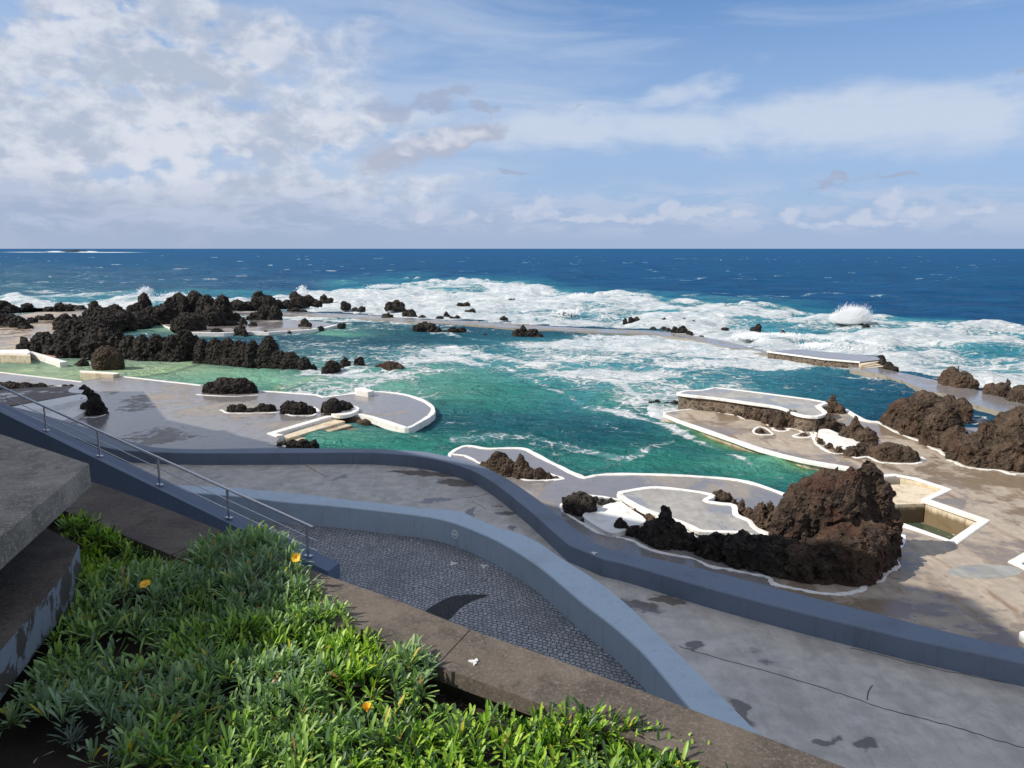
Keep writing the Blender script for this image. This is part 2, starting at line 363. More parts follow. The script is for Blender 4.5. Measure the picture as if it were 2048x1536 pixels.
def mat_conc(name, c, pit=.5):
    m, t, b = material(name); p = t.pos()
    n = t.noise(p, 1.6, 7, .62, .4); n2 = t.noise(p, 9, 6, .7); g = t.noise(p, 90, 3, .7); pits = t.vor(p, 26).outputs['Distance']
    col = t.mix(t.ss(n, .33, .68), tuple(x*.55 for x in c), tuple(x*1.15 for x in c)); col = t.mix(t.ss(n2, .5, .72, 0, .5), col, tuple(x*.42 for x in c))
    col = t.mix(t.ss(g, .4, .8, 0, .45), col, tuple(min(1, x*1.7) for x in c)); pm = t.ss(pits, .14, .05)
    col = t.mix(t.ss(t.noise(t.mapv(p, loc=(5, 5, 5)), 3.4, 6, .68, .5), .50, .62, 0, .65), col, tuple(x*.42 for x in c)); col = t.mix(t.ss(t.noise(t.mapv(p, loc=(2, 8, 5)), 42, 5, .75), .50, .66, 0, .6), col, tuple(x*1.9 for x in c))
    pm = t.m('MULTIPLY', pm, t.ss(n2, .46, .6))
    col = t.mix(t.m('MULTIPLY', pm, .7), col, tuple(x*.2 for x in c))
    fin(t, b, col, .88, t.bump(t.m('SUBTRACT', t.m('ADD', n2, t.m('MULTIPLY', g, .4)), t.m('MULTIPLY', pm, pit)), .5, .02)); return m
M_RIM = mat_conc('weathered_coping_concrete', (.115, .094, .076))
M_SLAB = mat_conc('weathered_slab_concrete', (.30, .27, .235))
M_SOIL = mat_conc('dark_soil', (.022, .013, .009))
M_PEEL, t, b = material('peeling_blue_white_paint'); p = t.pos()
n = t.noise(p, 5, 7, .65, .6)
fin(t, b, t.mix(t.ss(n, .47, .52), (.21, .24, .29), (.07, .058, .05)), .75, t.bump(n, .4, .03))
M_STEEL, t, b = material('brushed_steel'); b.inputs['Metallic'].default_value = 1
fin(t, b, (.62, .62, .64), t.ss(t.noise(t.pos(), 14, 4), .3, .7, .2, .36))
# cobbles: rows of small granite setts, slightly wavy
def mat_cobble(name, ca, cb, gap):
    m, t, b = material(name); p = t.pos()
    wv = t.vm('SCALE', t.vm('SUBTRACT', t.noisec(p, .9, 3), (.5, .5, .5)), .35)
    q = t.mapv(t.vm('ADD', p, wv), (1, 1, 1), rot=(0, 0, R(24)))
    q2 = t.vm('ADD', q, t.vm('SCALE', t.vm('SUBTRACT', t.noisec(p, 7, 2), (.5, .5, .5)), .085))
    br = t.new('ShaderNodeTexBrick'); br.offset = .37; br.squash = 1
    t.put(br.inputs['Vector'], q2); br.inputs['Color1'].default_value = c4(ca); br.inputs['Color2'].default_value = c4(cb)
    br.inputs['Mortar'].default_value = c4(gap); br.inputs['Scale'].default_value = 1.0; br.inputs['Mortar Size'].default_value = .011
    br.inputs['Mortar Smooth'].default_value = .35; br.inputs['Bias'].default_value = 0
    br.inputs['Brick Width'].default_value = .102; br.inputs['Row Height'].default_value = .092
    n = t.noise(p, .9, 6, .6, .4); g = t.noise(p, 60, 3, .7)
    col = t.mix(t.ss(n, .4, .68, 0, .45), br.outputs[0], tuple(x*.4 for x in ca)); col = t.mix(t.ss(g, .5, .8, 0, .4), col, tuple(min(1, x*1.9) for x in cb))
    fin(t, b, col, .75, t.bump(t.m('ADD', t.m('SUBTRACT', 1, br.outputs[1]), t.m('MULTIPLY', g, .2)), .8, .02)); return m
M_COB = mat_cobble('granite_setts', (.27, .285, .31), (.44, .45, .47), (.035, .033, .033))
M_COBD = mat_cobble('black_setts', (.028, .028, .03), (.05, .05, .052), (.01, .01, .01))

# ------------------------------------------------------------------ water
WZ = -.28
def polar(rows_v, th):
    ang = PITCH+np.arctan((rows_v-768)/F); r = (H-WZ)/np.tan(ang)
    RR, TT = np.meshgrid(r, th, indexing='ij'); return RR*np.sin(TT), RR*np.cos(TT), RR
def pixof(X, Y):
    T = Y*CP-(WZ-H)*SP; T = np.maximum(T, 1e-3)
    return 1024+F*X/T, 768-F*(Y*SP+(WZ-H)*CP)/T
def gauss(U, V, lst):
    s = np.zeros_like(U)
    for u, v, su, sv, a in lst: s = np.maximum(s, a*np.exp(-((U-u)/su)**2/2-((V-v)/sv)**2/2))
    return s
def seg(U, V, pts, w):
    best = np.full_like(U, 1e9)
    for (ax, ay), (bx, by) in zip(pts, pts[1:]):
        dx, dy = bx-ax, by-ay; L = dx*dx+dy*dy
        s = np.clip(((U-ax)*dx+(V-ay)*dy)/L, 0, 1); best = np.minimum(best, (U-ax-s*dx)**2+((V-ay-s*dy))**2)
    return np.exp(-best/(2*w*w))
def lerp(a, b, f): return a+(b-a)*f[..., None]
WALL_U = [-900, 0, 200, 420, 560, 700, 805, 942, 1044, 1181, 1303, 1407, 1490, 1540, 1593, 1751, 1767, 1883, 1966, 2048, 2500]
WALL_V = [612, 614, 618, 622, 624, 628, 636, 641, 648, 656, 660, 673, 690, 702, 700, 714, 735, 760, 780, 806, 960]
def mat_water(name, far):
    m, t, b = material(name); p = t.pos()
    wc = t.attr('wcol').outputs['Color']; fo = t.attr('foam').outputs['Fac']
    wp = t.vm('ADD', p, t.vm('SCALE', t.vm('SUBTRACT', t.noisec(p, .16, 4), (.5, .5, .5)), 7.0))
    f1 = t.noise(t.mapv(wp, (1, 1.0, 1), rot=(0, 0, R(18))), .22, 8, .66, .6)
    f2 = t.noise(t.mapv(wp, (.7, 1.5, 1), rot=(0, 0, R(-15))), .9, 9, .68, .9)
    lace = t.vor(t.vm('ADD', wp, t.vm('SCALE', t.noisec(p, 1.4, 4), 1.1)), .95, 'DISTANCE_TO_EDGE').outputs[0]
    lc = t.ss(lace, .17, .0)
    nn = t.m('ADD', t.m('ADD', t.m('MULTIPLY', f1, .44), t.m('MULTIPLY', f2, .48)), t.m('MULTIPLY', lc, .10))
    thr = t.m('SUBTRACT', .82, t.m('MULTIPLY', fo, .62))
    fm = t.ss(nn, t.m('SUBTRACT', thr, .04), t.m('ADD', thr, .07)); fm = t.m('MULTIPLY', fm, t.ss(fo, .02, .1))
    thin = t.m('MULTIPLY', t.ss(nn, t.m('SUBTRACT', thr, .17), t.m('ADD', thr, .05)), t.ss(fo, .30 if not far else .02, .62 if not far else .2))
    tone = t.noise(t.mapv(p, (.35, 1.4, 1)), .16 if far else .55, 8, .70, .4)
    wcol = t.mix(t.ss(tone, .34, .66, 0, .85 if far else .6), wc, t.mix(1.0, wc, (.45, .60, .68), 'MULTIPLY'))  # darker bands painted in for the shaded sides of ripples and swell
    wcol = t.mix(t.m('MULTIPLY', thin, .55), wcol, (.20, .46, .50))
    col = t.mix(fm, wcol, t.mix(t.ss(t.m('ADD', t.m('MULTIPLY', f2, .6), t.m('MULTIPLY', f1, .4)), .38, .60), (.46, .56, .62), (.80, .83, .84)))  # bluish grey tone is shading painted into the foam
    rough = t.m('ADD', .10, t.m('MULTIPLY', fm, .6))
    if far:
        h = t.m('ADD', t.noise(t.mapv(p, (.35, 1, 1), rot=(0, 0, R(12))), .35, 9, .62, .3), t.m('MULTIPLY', t.noise(t.mapv(p, (.5, 1, 1), rot=(0, 0, R(-20))), 1.6, 6, .6), .35))
        nr = t.bump(h, 1.0, 2.0)
    else:
        h = t.m('ADD', t.noise(t.mapv(p, (.55, 1.1, 1), rot=(0, 0, R(15))), 1.1, 6, .6, .5), t.m('MULTIPLY', t.noise(t.mapv(p, (.6, 1, 1), rot=(0, 0, R(-25))), 4.2, 5, .6, .3), .3))
        nr = t.bump(h, 1.0, .85)
    nr = t.bump(t.m('MULTIPLY', fm, t.m('ADD', f2, .5)), .6, .35, nr)
    fin(t, b, col, .9, nr, 0.0)
    fr = t.new('ShaderNodeFresnel'); fr.inputs[0].default_value = 1.33; t.put(fr.inputs['Normal'], nr)
    fac = t.m('MINIMUM', t.m('MULTIPLY', fr.outputs[0], .45 if far else .5), .085 if far else .075); fac = t.m('MULTIPLY', fac, t.m('SUBTRACT', 1.0, t.m('MULTIPLY', fm, .9)))
    gl = t.new('ShaderNodeBsdfGlossy'); gl.inputs['Roughness'].default_value = .12; t.put(gl.inputs['Normal'], nr); gl.inputs['Color'].default_value = (1, 1, 1, 1)
    ms = t.new('ShaderNodeMixShader'); t.put(ms.inputs[0], fac); t.l.new(b.outputs[0], ms.inputs[1]); t.l.new(gl.outputs[0], ms.inputs[2])
    t.l.new(ms.outputs[0], t.n['Material Output'].inputs[0])
    return m
def waves(X, Y, n, l0, l1, amp, ang, spread, seed):
    rg = np.random.default_rng(seed); Z = np.zeros_like(X)
    for k in range(n):
        lam = l0*(l1/l0)**(k/(n-1)); a = R(ang+rg.normal()*spread); kx, ky = math.sin(a), math.cos(a)
        ph = 2*math.pi*(X*kx+Y*ky)/lam+rg.random()*6.28+1.2*np.sin(2*math.pi*(X*ky-Y*kx)/(lam*3.7)+rg.random()*6)
        Z += amp*lam*(1-np.abs(np.sin(ph/2))*1.6)
    return Z
def build_water(name, rows_v, th, far, mat):
    X, Y, RR = polar(rows_v, th); U, V = pixof(X, Y); nr, nc = X.shape
    Pn = np.stack([X.ravel(), Y.ravel(), np.zeros(X.size)], 1)
    n1 = fbm(Pn*.09, 4).reshape(X.shape); n2 = fbm(Pn*.3+50, 3).reshape(X.shape)
    Uw = U+n1*60; Vw = V+n1*9+n2*4; wallv = np.interp(U, WALL_U, WALL_V); dv = wallv-V
    C = np.zeros(X.shape+(3,)); deep = np.array((.003, .070, .135)); Z = np.zeros_like(X)
    if far:
        C[:] = (.006, .094, .235)
        C[:] = lerp(C, np.array((.03, .155, .235)), np.clip((V-500)/70, 0, 1)*np.clip((700-U)/700, 0, 1)*.75)
        up = np.interp(Uw, [-400, 0, 200, 350, 600, 650, 760, 880, 1000, 1100, 1160, 1300, 1450, 1600, 1700, 1850, 2048, 2500], [598, 597, 594, 588, 590, 575, 566, 561, 562, 570, 586, 594, 604, 616, 626, 642, 657, 700])
        ins = np.clip((Vw-up)/9, 0, 1)
        turq = np.clip((Vw-up+16)/22, 0, 1)
        C[:] = lerp(C, np.array((.045, .30, .38)), turq*.8)
        foam = ins*(.74+.50*n1+.25*n2)
        foam += .25*ins*np.clip(1-dv/22, 0, 1)
        foam *= np.where(U > 1450, np.clip(.80+.45*n1-.10*np.clip((U-1700)/300, 0, 1), .45, 1), 1)
        foam *= np.where(U < 620, .72, 1)
        # foam crests outside the break, left
        foam = np.maximum(foam, gauss(Uw, Vw, [(60, 576, 60, 3, .62), (150, 588, 120, 4, .6), (230, 583, 60, 2.5, .6), (400, 578, 60, 3, .5), (40, 590, 160, 5, .6), (1500, 600, 160, 4, .35), (1300, 585, 90, 3, .35)]))
        foam = np.maximum(foam, gauss(U, V, [(60, 504.4, 55, .55, .9), (210, 504.8, 65, .6, .95), (112, 503.5, 14, 1.0, 1.2), (176, 503.5, 14, 1.0, 1.2)]))
        # scattered whitecaps
        q = Pn.copy(); q[:, 0] *= .018; q[:, 1] *= .045; cap = fbm(q+7, 4, .6).reshape(X.shape)
        q = Pn.copy(); q[:, 0] *= .11; q[:, 1] *= .25; cap2 = fbm(q+31, 3, .6).reshape(X.shape)
        cw = np.clip((cap2+.35*cap-.47)/.14, 0, 1)*np.clip((V-499)/14, 0, 1)
        foam = np.maximum(foam, cw*(.46+.14*(U < 800)))
        amp = np.clip((1400-RR)/1100, 0, 1)
        Z += waves(X, Y, 14, 9, 60,   .0062, 12, 30, 3)*amp*(1-.35*ins)
        Z += ins*(n2*.65+np.clip(n1, -.2, .6)*.9)*np.clip(dv/12, 0.05, 1)
        if 1: # breaking crests
            for (uu, vv, su, sv, a) in [(880, 572, 160, 5, 1.1), (1180, 598, 90, 5, 1.2), (1250, 606, 110, 5, 1.0), (1480, 618, 100, 5, .8), (1700, 700, 60, 7, .9), (1560, 684, 60, 6, .9), (1860, 668, 120, 7, .9), (280, 606, 70, 4, 1.2), (60, 604, 80, 4, 1.0), (1960, 700, 90, 8, .6)]:
                Z += a*np.exp(-((U-uu)/su)**2-((Vw-vv)/sv)**2)
                C[:] = lerp(C, np.array((.05, .36, .42)), np.exp(-((U-uu)/su)**2-((Vw-vv-3)/sv)**2)*.5)
        edge = np.clip(dv/5.0, .45, 1); Z = Z*edge*np.where(dv < 6, .6, 1)
    else:
        C[:] = deep
        C[:] = lerp(C, np.array((.004, .085, .180)), np.clip(gauss(Uw, Vw, [(1600, 760, 300, 20, 1), (1300, 740, 200, 14, .5)]), 0, 1))
        C[:] = lerp(C, np.array((.004, .085, .105)), np.clip(gauss(Uw, Vw, [(1150, 800, 300, 60, .9), (1300, 730, 200, 20, .4), (900, 700, 300, 30, .5)]), 0, 1))
        C[:] = lerp(C, np.array((.075, .33, .39)), gauss(Uw, Vw, [(1120, 740, 260, 36, 1), (1260, 780, 230, 34, .95), (1420, 735, 240, 22, .65), (980, 760, 120, 22, .6), (1330, 690, 260, 16, .7), (950, 690, 100, 12, .4), (1100, 690, 160, 16, .6)]))
        C[:] = lerp(C, np.array((.035, .255, .185)), np.clip(gauss(Uw, Vw, [(1280, 925, 250, 28, .8), (1500, 930, 140, 36, 1), (700, 890, 260, 26, .95), (950, 905, 160, 18, .8), (950, 780, 110, 30, .75), (850, 770, 200, 22, .7), (1300, 800, 100, 20, .8), (760, 745, 200, 14, .6), (1420, 880, 100, 24, .8), (1250, 880, 60, 12, .4)]), 0, 1))
        C[:] = lerp(C, np.array((.19, .46, .32)), np.clip(gauss(Uw, Vw, [(600, 765, 170, 18, 1), (480, 755, 160, 20, 1), (760, 780, 100, 16, .8), (880, 745, 60, 12, .5), (620, 860, 90, 14, .5), (1290, 795, 60, 10, .5), (660, 660, 50, 8, .8), (450, 655, 200, 9, .5), (1530, 925, 90, 14, .35), (860, 770, 60, 14, .4)]), 0, 1))
        C[:] = lerp(C, np.array((.36, .47, .28)), np.clip(gauss(Uw, Vw, [(80, 742, 260, 22, 1), (250, 738, 160, 18, 1), (340, 735, 110, 14, .9), (400, 725, 100, 6, .5), (120, 640, 120, 10, .5), (350, 655, 90, 10, .4)]), 0, 1))
        C[:] = lerp(C, np.array((.30, .42, .14)), np.clip(seg(U, V, [(1330, 832), (1400, 862), (1480, 888), (1560, 912), (1610, 930)], 9)*.55+seg(U, V, [(1320, 822), (1390, 812)], 5)*.8, 0, 1))
        C[:] = lerp(C, np.array((.36, .50, .27)), np.clip(seg(U, V, [(552, 781), (600, 765), (655, 747)], 5.0)*.75+seg(U, V, [(262, 752), (330, 742), (400, 724)], 2.5)*.7, 0, 1))
        C[:] = lerp(C, np.array((.03, .10, .07)), np.clip(seg(U, V, [(575, 784), (620, 766), (668, 749)], 2.2)*.5+seg(U, V, [(270, 757), (340, 745), (398, 730)], 1.6)*.6+seg(U, V, [(400, 727), (480, 733), (560, 741), (640, 743)], 3)*.5, 0, 1))
        foam = gauss(Uw, Vw, [(1350, 688, 320, 17, .80), (1120, 690, 160, 14, .72), (1600, 727, 190, 10, .85), (1190, 748, 190, 14, .72), (950, 705, 60, 5, .5), (1650, 745, 120, 6, .4), (820, 648, 250, 5, .5), (700, 636, 160, 6, .75), (600, 630, 120, 5, .7), (380, 640, 80, 5, .5), (480, 628, 80, 5, .6), (1480, 712, 120, 7, .7), (1250, 775, 150, 12, .42), (700, 745, 60, 8, .5), (640, 745, 20, 8, .62), (1930, 835, 50, 10, .5), (930, 730, 120, 8, .35), (860, 755, 140, 12, .28)])
        foam = np.maximum(foam, .60*seg(Uw, Vw, [(880, 710), (1000, 735), (1080, 775), (1150, 808), (1300, 838), (1370, 872), (1480, 925)], 7)); foam = np.maximum(foam, .60*seg(Uw, Vw, [(900, 700), (1010, 718), (1130, 745), (1250, 770), (1300, 800)], 7))
        foam = np.maximum(foam, .58*seg(U, Vw, [(860, 665), (1000, 680)], 2)); foam = np.maximum(foam, .75*seg(U, V, [(655, 797), (690, 793), (716, 789)], 3)); foam = np.maximum(foam, .5*seg(Uw, Vw, [(900, 880), (1050, 870), (1250, 920), (1330, 880)], 10)); foam = np.maximum(foam, .55*seg(U, V, [(640, 745), (700, 752), (800, 752)], 6))
        foam = np.maximum(foam, .45*seg(U, V, [(580, 872), (680, 862), (760, 850)], 8)); foam = np.maximum(foam, .7*seg(U, V, [(1330, 838), (1300, 820), (1420, 826)], 6)); foam = np.maximum(foam, .33+gauss(U, V, [(1150, 750, 260, 45, .12)]))*np.clip(1.12+n1*.8, .3, 1.5)
        foam = foam*np.where((U < 560) & (V > 690), .55, 1)
        calm = np.where((U < 520) & (V > 680), .35, 1)
        Z += (waves(X, Y, 12, 1.0, 7, .0105, 20, 35, 5)+n2*.05)*calm
        Z += np.clip(foam-.4, 0, 1)*n2*.35
        Z = np.clip(Z, -.3, .3)
    V3 = np.stack([X, Y, WZ+Z], -1).reshape(-1, 3); idx = np.arange(nr*nc).reshape(nr, nc)
    Q = np.stack([idx[:-1, :-1], idx[:-1, 1:], idx[1:, 1:], idx[1:, :-1]], -1).reshape(-1, 4)
    keep = (dv[:-1, :-1] > -1.5) if far else ((dv[:-1, :-1] < 1.5) & ~((U[:-1, :-1] > 1695) & (V[:-1, :-1] > 938))); Q = Q[keep.ravel()]
    used = np.unique(Q); rm = np.full(nr*nc, -1); rm[used] = np.arange(len(used)); Q = rm[Q]
    o = np_mesh(name, V3[used], Q[:, ::-1], mat)
    a = o.data.attributes.new('wcol', 'FLOAT_COLOR', 'POINT'); cc = np.ones((len(used), 4), np.float32); cc[:, :3] = C.reshape(-1, 3)[used]; a.data.foreach_set('color', cc.ravel())
    a = o.data.attributes.new('foam', 'FLOAT', 'POINT'); a.data.foreach_set('value', foam.ravel()[used].astype(np.float32))
    return o
th_in = np.radians(np.concatenate([np.arange(-62, -36, .5), np.arange(-36, 36, .085), np.arange(36, 62.1, .5)]))
rv_far = np.concatenate([[497.35, 497.6, 497.9], np.arange(498.2, 560, .8), np.arange(560, 720, 1.1), np.arange(720, 830, 4)])
o = build_water('sea', rv_far[::-1], th_in, True, mat_water('sea_water', True)); tag(o, 'deep blue open sea breaking into white surf before the pools', kind='structure')
rv_near = np.concatenate([np.arange(606, 980, 1.3), np.arange(980, 1140, 5)])
o = build_water('pool_water', rv_near[::-1], th_in, False, mat_water('pool_water', False)); tag(o, 'green and blue sea water filling the rock pools', kind='structure')
# sea bed below everything
m_bed, t, b = material('sea_bed'); fin(t, b, (.02, .05, .05), .9)
prism('sea_bed', [(-300, -60), (300, -60), (300, 400), (-300, 400)], -4, -4.5, m_bed)['kind'] = 'structure'

# ------------------------------------------------------------------ decks
shore = [(-700, 735), (-100, 742), (0, 745), (164, 764), (224, 751), (403, 771), (516, 782), (552, 784), (633, 790), (649, 795), (709, 788), (754, 784), (785, 786), (811, 790), (832, 796), (849, 803), (861, 811), (866, 818), (864, 827), (858, 833), (844, 842), (819, 855), (806, 854), (777, 845), (743, 834), (710, 828), (678, 828),
         (664, 832), (543, 868), (561, 873), (552, 885), (541, 888), (579, 896), (620, 907), (760, 918), (880, 925), (902, 907), (914, 899), (931, 893), (950, 894), (975, 898), (1010, 897), (1046, 898), (1065, 906), (1097, 923), (1120, 934), (1141, 945), (1158, 952), (1170, 956), (1190, 952), (1212, 950), (1260, 949), (1340, 951), (1413, 955), (1450, 958), (1486, 963), (1520, 972), (1557, 985), (1600, 1000), (1660, 985), (1700, 936), (1610, 921), (1524, 899), (1475, 882), (1402, 857), (1329, 830),
         (1345, 823), (1392, 818), (1420, 812), (1600, 815), (1690, 820), (1726, 841), (1763, 846), (1850, 852), (1935, 855), (2048, 858), (2700, 960)]
basin = [(1742, 962), (1800, 956), (1830, 962), (1893, 980), (1852, 1002), (1968, 1041), (1907, 1084), (1806, 1051), (1740, 1035)]
basin2 = [(2030, 1128), (2110, 1085), (2240, 1128), (2130, 1170)]
PS = px(shore)
kx = max(i for i, p in enumerate(shore) if p[0] == 1600 and p[1] == 1000)
# left and near deck / right deck share one sheet; its stained right part is a separate slab split along a joint
left_poly = PS[:kx+1]+[at(1560, 1060), at(1545, 1200), Vector((10, 9, 0)), Vector((6, 3, 0)), Vector((-45, 3, 0)), Vector((-60, 40, 0))]
right_poly = [at(1600.3, 1000)]+PS[kx+1:]+[Vector((60, 20, 0)), Vector((40, 3, 0)), Vector((6.02, 3, 0)), Vector((10.02, 9, 0)), at(1545.3, 1200), at(1560.3, 1060)]
o = prism('pool_deck', left_poly, 0, -1.5, M_DECK, side=M_CREAM); tag(o, 'wet concrete deck round the near side of the pools', kind='structure')
o = prism('pool_deck', right_poly, 0, -1.5, M_DECKR, holes=[px(basin), px(basin2)], side=M_CREAM); tag(o, 'brown stained concrete deck on the right', kind='structure')
def kerb(name, pts, w, z1, z0, label, z=0.0, closed=False, jit=.12, smo=4, mat=None, cat='kerb', bev=.02):
    L = px(pts, z); L = smooth_line(L, smo, closed) if smo > 1 else L
    return tag(ribbon(name, L, w, z1, z0, mat or M_WHITE, closed, jit, bev=bev), label, cat, 'white painted kerbs and borders')
kerb('pool_kerb', shore[:6], .22, .025, -.2, 'straight white kerb between left deck and pale green shallow pool', smo=1)
kerb('pool_kerb', shore[6:10], .22, .025, -.2, 'short white kerb behind the long row of deck rocks', smo=1)
kerb('pool_kerb', shore[9:28], .28, .035, -.32, 'white kerb wrapping the rounded deck tongue in mid pool')
kerb('pool_kerb', [(664, 832), (600, 851), (543, 868), (561, 873)], .4, .05, -.55, 'white kerb above the sandy steps into the pool', smo=1)
kerb('pool_kerb', shore[kx-25:kx+1], .24, .035, -.16, 'curving white kerb along the near pool edge beyond the blue wall')
kerb('pool_kerb', [(1700, 936), (1610, 921), (1524, 899), (1475, 882), (1402, 857), (1329, 830), (1345, 823), (1392, 818)], .26, .03, -.11, 'long white kerb of the lower terrace on the right of the pool', smo=2)
kerb('pool_kerb', shore[-7:-3], .28, .06, -.5, 'white kerb by the pointed rocks at the right arm of the pool', smo=2)
kerb('basin_kerb', [(1740, 1035), (1806, 1051), (1907, 1085), (1970, 1041), (1852, 1000), (1895, 979), (1830, 958), (1790, 951), (1740, 955)], .28, .035, -.1, 'thick white kerb round the stepped basin beside the big rock', smo=1)
kerb('basin_kerb', [(2110, 1080), (2028, 1127), (2130, 1172)], .28, .035, -.1, 'white kerb corner cut by the right edge of the photo', smo=1)
bw = px([(1700, 990), (1860, 985), (2000, 1035), (1915, 1110), (1700, 1080)], -.85)
M_BW, t, b = material('basin_water'); p = t.pos(); nz = t.noise(p, 2.2, 6, .6, 1.0)
fin(t, b, t.mix(t.ss(nz, .58, .66, 0, .8), t.mix(nz, (.03, .05, .03), (.09, .12, .075)), (.7, .72, .7)), .12, t.bump(nz, .6, .1), .3)
o = prism('basin_water', bw, -.85, -.95, M_BW); tag(o, 'dark green water at the bottom of the small basin', kind='structure')
# basin: steps and sandy walls
st = empty('basin_steps', at(1790, 985)); tag(st, 'cream steps going down into the small basin beside the big rock', 'steps')
L0 = [(1742, 962), (1800, 956), (1830, 962), (1893, 980), (1852, 1002), (1740, 984)]
def inv(o, root): o.matrix_parent_inverse = Matrix.Translation(root.location).inverted(); return o
for k, (a, b_) in enumerate([(0, 0), (7, 9), (13, 17)]):
    pts = [(1742, 966+a), (1815, 962+a), (1884-b_, 979+a*.7), (1850, 1001), (1742, 1004)]
    inv(prism('step', px(pts, 0), -.12-.12*k, -1.4, M_CREAM, parent=st), st)
# lower-right small white ring at the frame edge
c = at(2066, 1283); ring = [c+Vector((math.cos(a)*.28, math.sin(a)*.28, 0)) for a in np.linspace(0, 2*math.pi, 24, endpoint=False)]
tag(prism('painted_post_base', ring, .12, 0, M_WHITE), 'round white base at the right edge beyond the blue wall', 'post base')
# old round patch in the deck
c = [at(1970+75*math.cos(a), 1143+14*math.sin(a), 0) for a in np.linspace(0, 2*math.pi, 40, endpoint=False)]
M_PATCH = mat_deck('patched_concrete', (.33, .33, .31), (.2, .2, .2), (.3, .25, .2), 0, .6)
o = prism('deck_patch', c, .005, -.02, M_PATCH); tag(o, 'oval grey concrete patch in the stained right deck', kind='structure')

# ------------------------------------------------------------------ terraces
def terrace(pts, z, z0, kerbw, label, mat, side=M_WHITE, kl=None, smo=3, lip=.03):
    P = smooth_line(px(pts, z), smo, True)
    root = empty('terrace', (P[0].x, P[0].y, z0)); tag(root, label, 'terrace')
    inv(prism('platform', P, z, z0, mat, parent=root, side=side), root)
    inv(ribbon('white_border', P, kerbw, z+lip, z-.09, M_WHITE, True, .08, parent=root), root)
    return root
terrace([(1357, 787), (1375, 782), (1405, 781), (1425, 777), (1445, 777), (1550, 790), (1647, 804), (1636, 813), (1650, 826), (1632, 833), (1596, 829), (1560, 815), (1500, 806), (1430, 796), (1380, 791)], .80, -.6, .24, 'raised grey terrace on a rubble stone wall jutting into the pool', M_TERR, M_RUBBLE)
terrace([(1240, 990), (1262, 982), (1303, 976), (1345, 978), (1400, 985), (1425, 992), (1410, 1002), (1440, 1008), (1468, 1012), (1472, 1030), (1498, 1042), (1512, 1058), (1545, 1074), (1520, 1079), (1490, 1067), (1440, 1064), (1400, 1062), (1375, 1050), (1330, 1034), (1290, 1020)], .24, -.02, .22, 'grey raised terrace with white border left of the big rock', M_TERR)
def patch(pts, z, z0, label):
    return tag(prism('painted_patch', smooth_line(px(pts, z), 3, True), z, z0, M_WHITE), label, 'painted patch')
patch([(1165, 1030), (1190, 1018), (1215, 1008), (1240, 1003), (1262, 1018), (1292, 1040), (1260, 1056), (1224, 1066), (1190, 1050)], .16, -.02, 'flat white painted hollow between dark rocks left of the terrace')
patch([(1637, 865), (1642, 858), (1660, 859), (1690, 873), (1722, 882), (1716, 892), (1690, 896), (1655, 882)], .22, -.02, 'white painted ledge among brown rocks of the lower terrace')
patch([(1599, 845), (1622, 846), (1622, 855), (1600, 850)], .2, -.02, 'small white painted ledge at the foot of the rubble wall')
# borders painted round rocks
B = 'rock_border'
def border(pts, label, w=.13, closed=False, smo=5, jit=.35): return kerb(B, pts, w, .02, -.02, label, closed=closed, smo=smo, jit=jit, bev=.008)
border([(1240, 1001), (1205, 994), (1170, 992), (1140, 1000), (1126, 1010), (1125, 1020), (1145, 1036), (1170, 1050), (1200, 1067), (1235, 1075), (1265, 1082), (1300, 1100), (1340, 1109), (1385, 1118), (1420, 1133), (1460, 1140), (1500, 1148), (1535, 1155), (1548, 1168), (1590, 1178), (1650, 1188), (1690, 1188), (1722, 1180), (1735, 1168), (1762, 1160), (1772, 1145), (1788, 1140), (1795, 1128), (1786, 1115), (1787, 1100), (1804, 1092), (1805, 1070)], 'wavy white border painted round the big rock and its dark ridge', .14)
border([(1426, 823), (1450, 827), (1473, 831), (1490, 838), (1514, 836), (1531, 847), (1551, 855), (1590, 858), (1607, 865), (1631, 865), (1627, 880), (1646, 898), (1670, 908), (1695, 908), (1712, 916), (1736, 914), (1757, 924), (1785, 927), (1824, 928), (1846, 922), (1843, 914)], 'wavy white border round the brown rocks of the lower terrace', .14)
border([(1755, 845), (1800, 868), (1845, 885), (1862, 896), (1880, 902), (1885, 909), (1903, 912)], 'white border at the foot of the large right rock', .17)
border([(1896, 920), (1912, 926), (1930, 934), (1965, 939), (2000, 941), (2020, 948), (2048, 949), (2150, 952)], 'white border under the rock group at the right edge', .17)
border([(905, 909), (930, 912), (950, 922), (975, 935), (1010, 950), (1027, 952), (1050, 960), (1085, 961), (1105, 960), (1126, 958), (1118, 954), (1090, 946)], 'white border round the twin rocks behind the blue wall', .15)
for pts, lb in [([(1508, 860), (1512, 868), (1530, 870), (1545, 869), (1540, 863), (1530, 856), (1518, 854)], 'white ring round the first low rock of the lower terrace'), ([(1545, 858), (1560, 863), (1577, 861), (1570, 856), (1556, 854)], 'white ring round the middle low rock of the lower terrace'), ([(1587, 872), (1605, 876), (1623, 873), (1622, 866), (1606, 866)], 'white ring round the low rock nearest the white ledge')]:
    border(pts, lb, .13, True, 3, .15)
border([(442, 820), (455, 826), (490, 827), (540, 826), (565, 825), (580, 831), (600, 832), (625, 831), (636, 822), (628, 814)], 'white border in front of the row of deck rocks', .14)
border([(393, 789), (415, 791), (470, 793), (516, 790)], 'white line at the foot of the long dark deck rock', .13)
border([(156, 834), (175, 835), (195, 834), (212, 829)], 'thin white line round the foot of the black rock by the bench', .1)
border([(-40, 778), (20, 779), (45, 776), (65, 776), (75, 771), (110, 772), (145, 771)], 'white line below the low dark rock ridge at the left edge', .13)
border([(537, 889), (560, 889), (575, 895), (600, 897)], 'white line beside the black rock at the pool corner', .13)

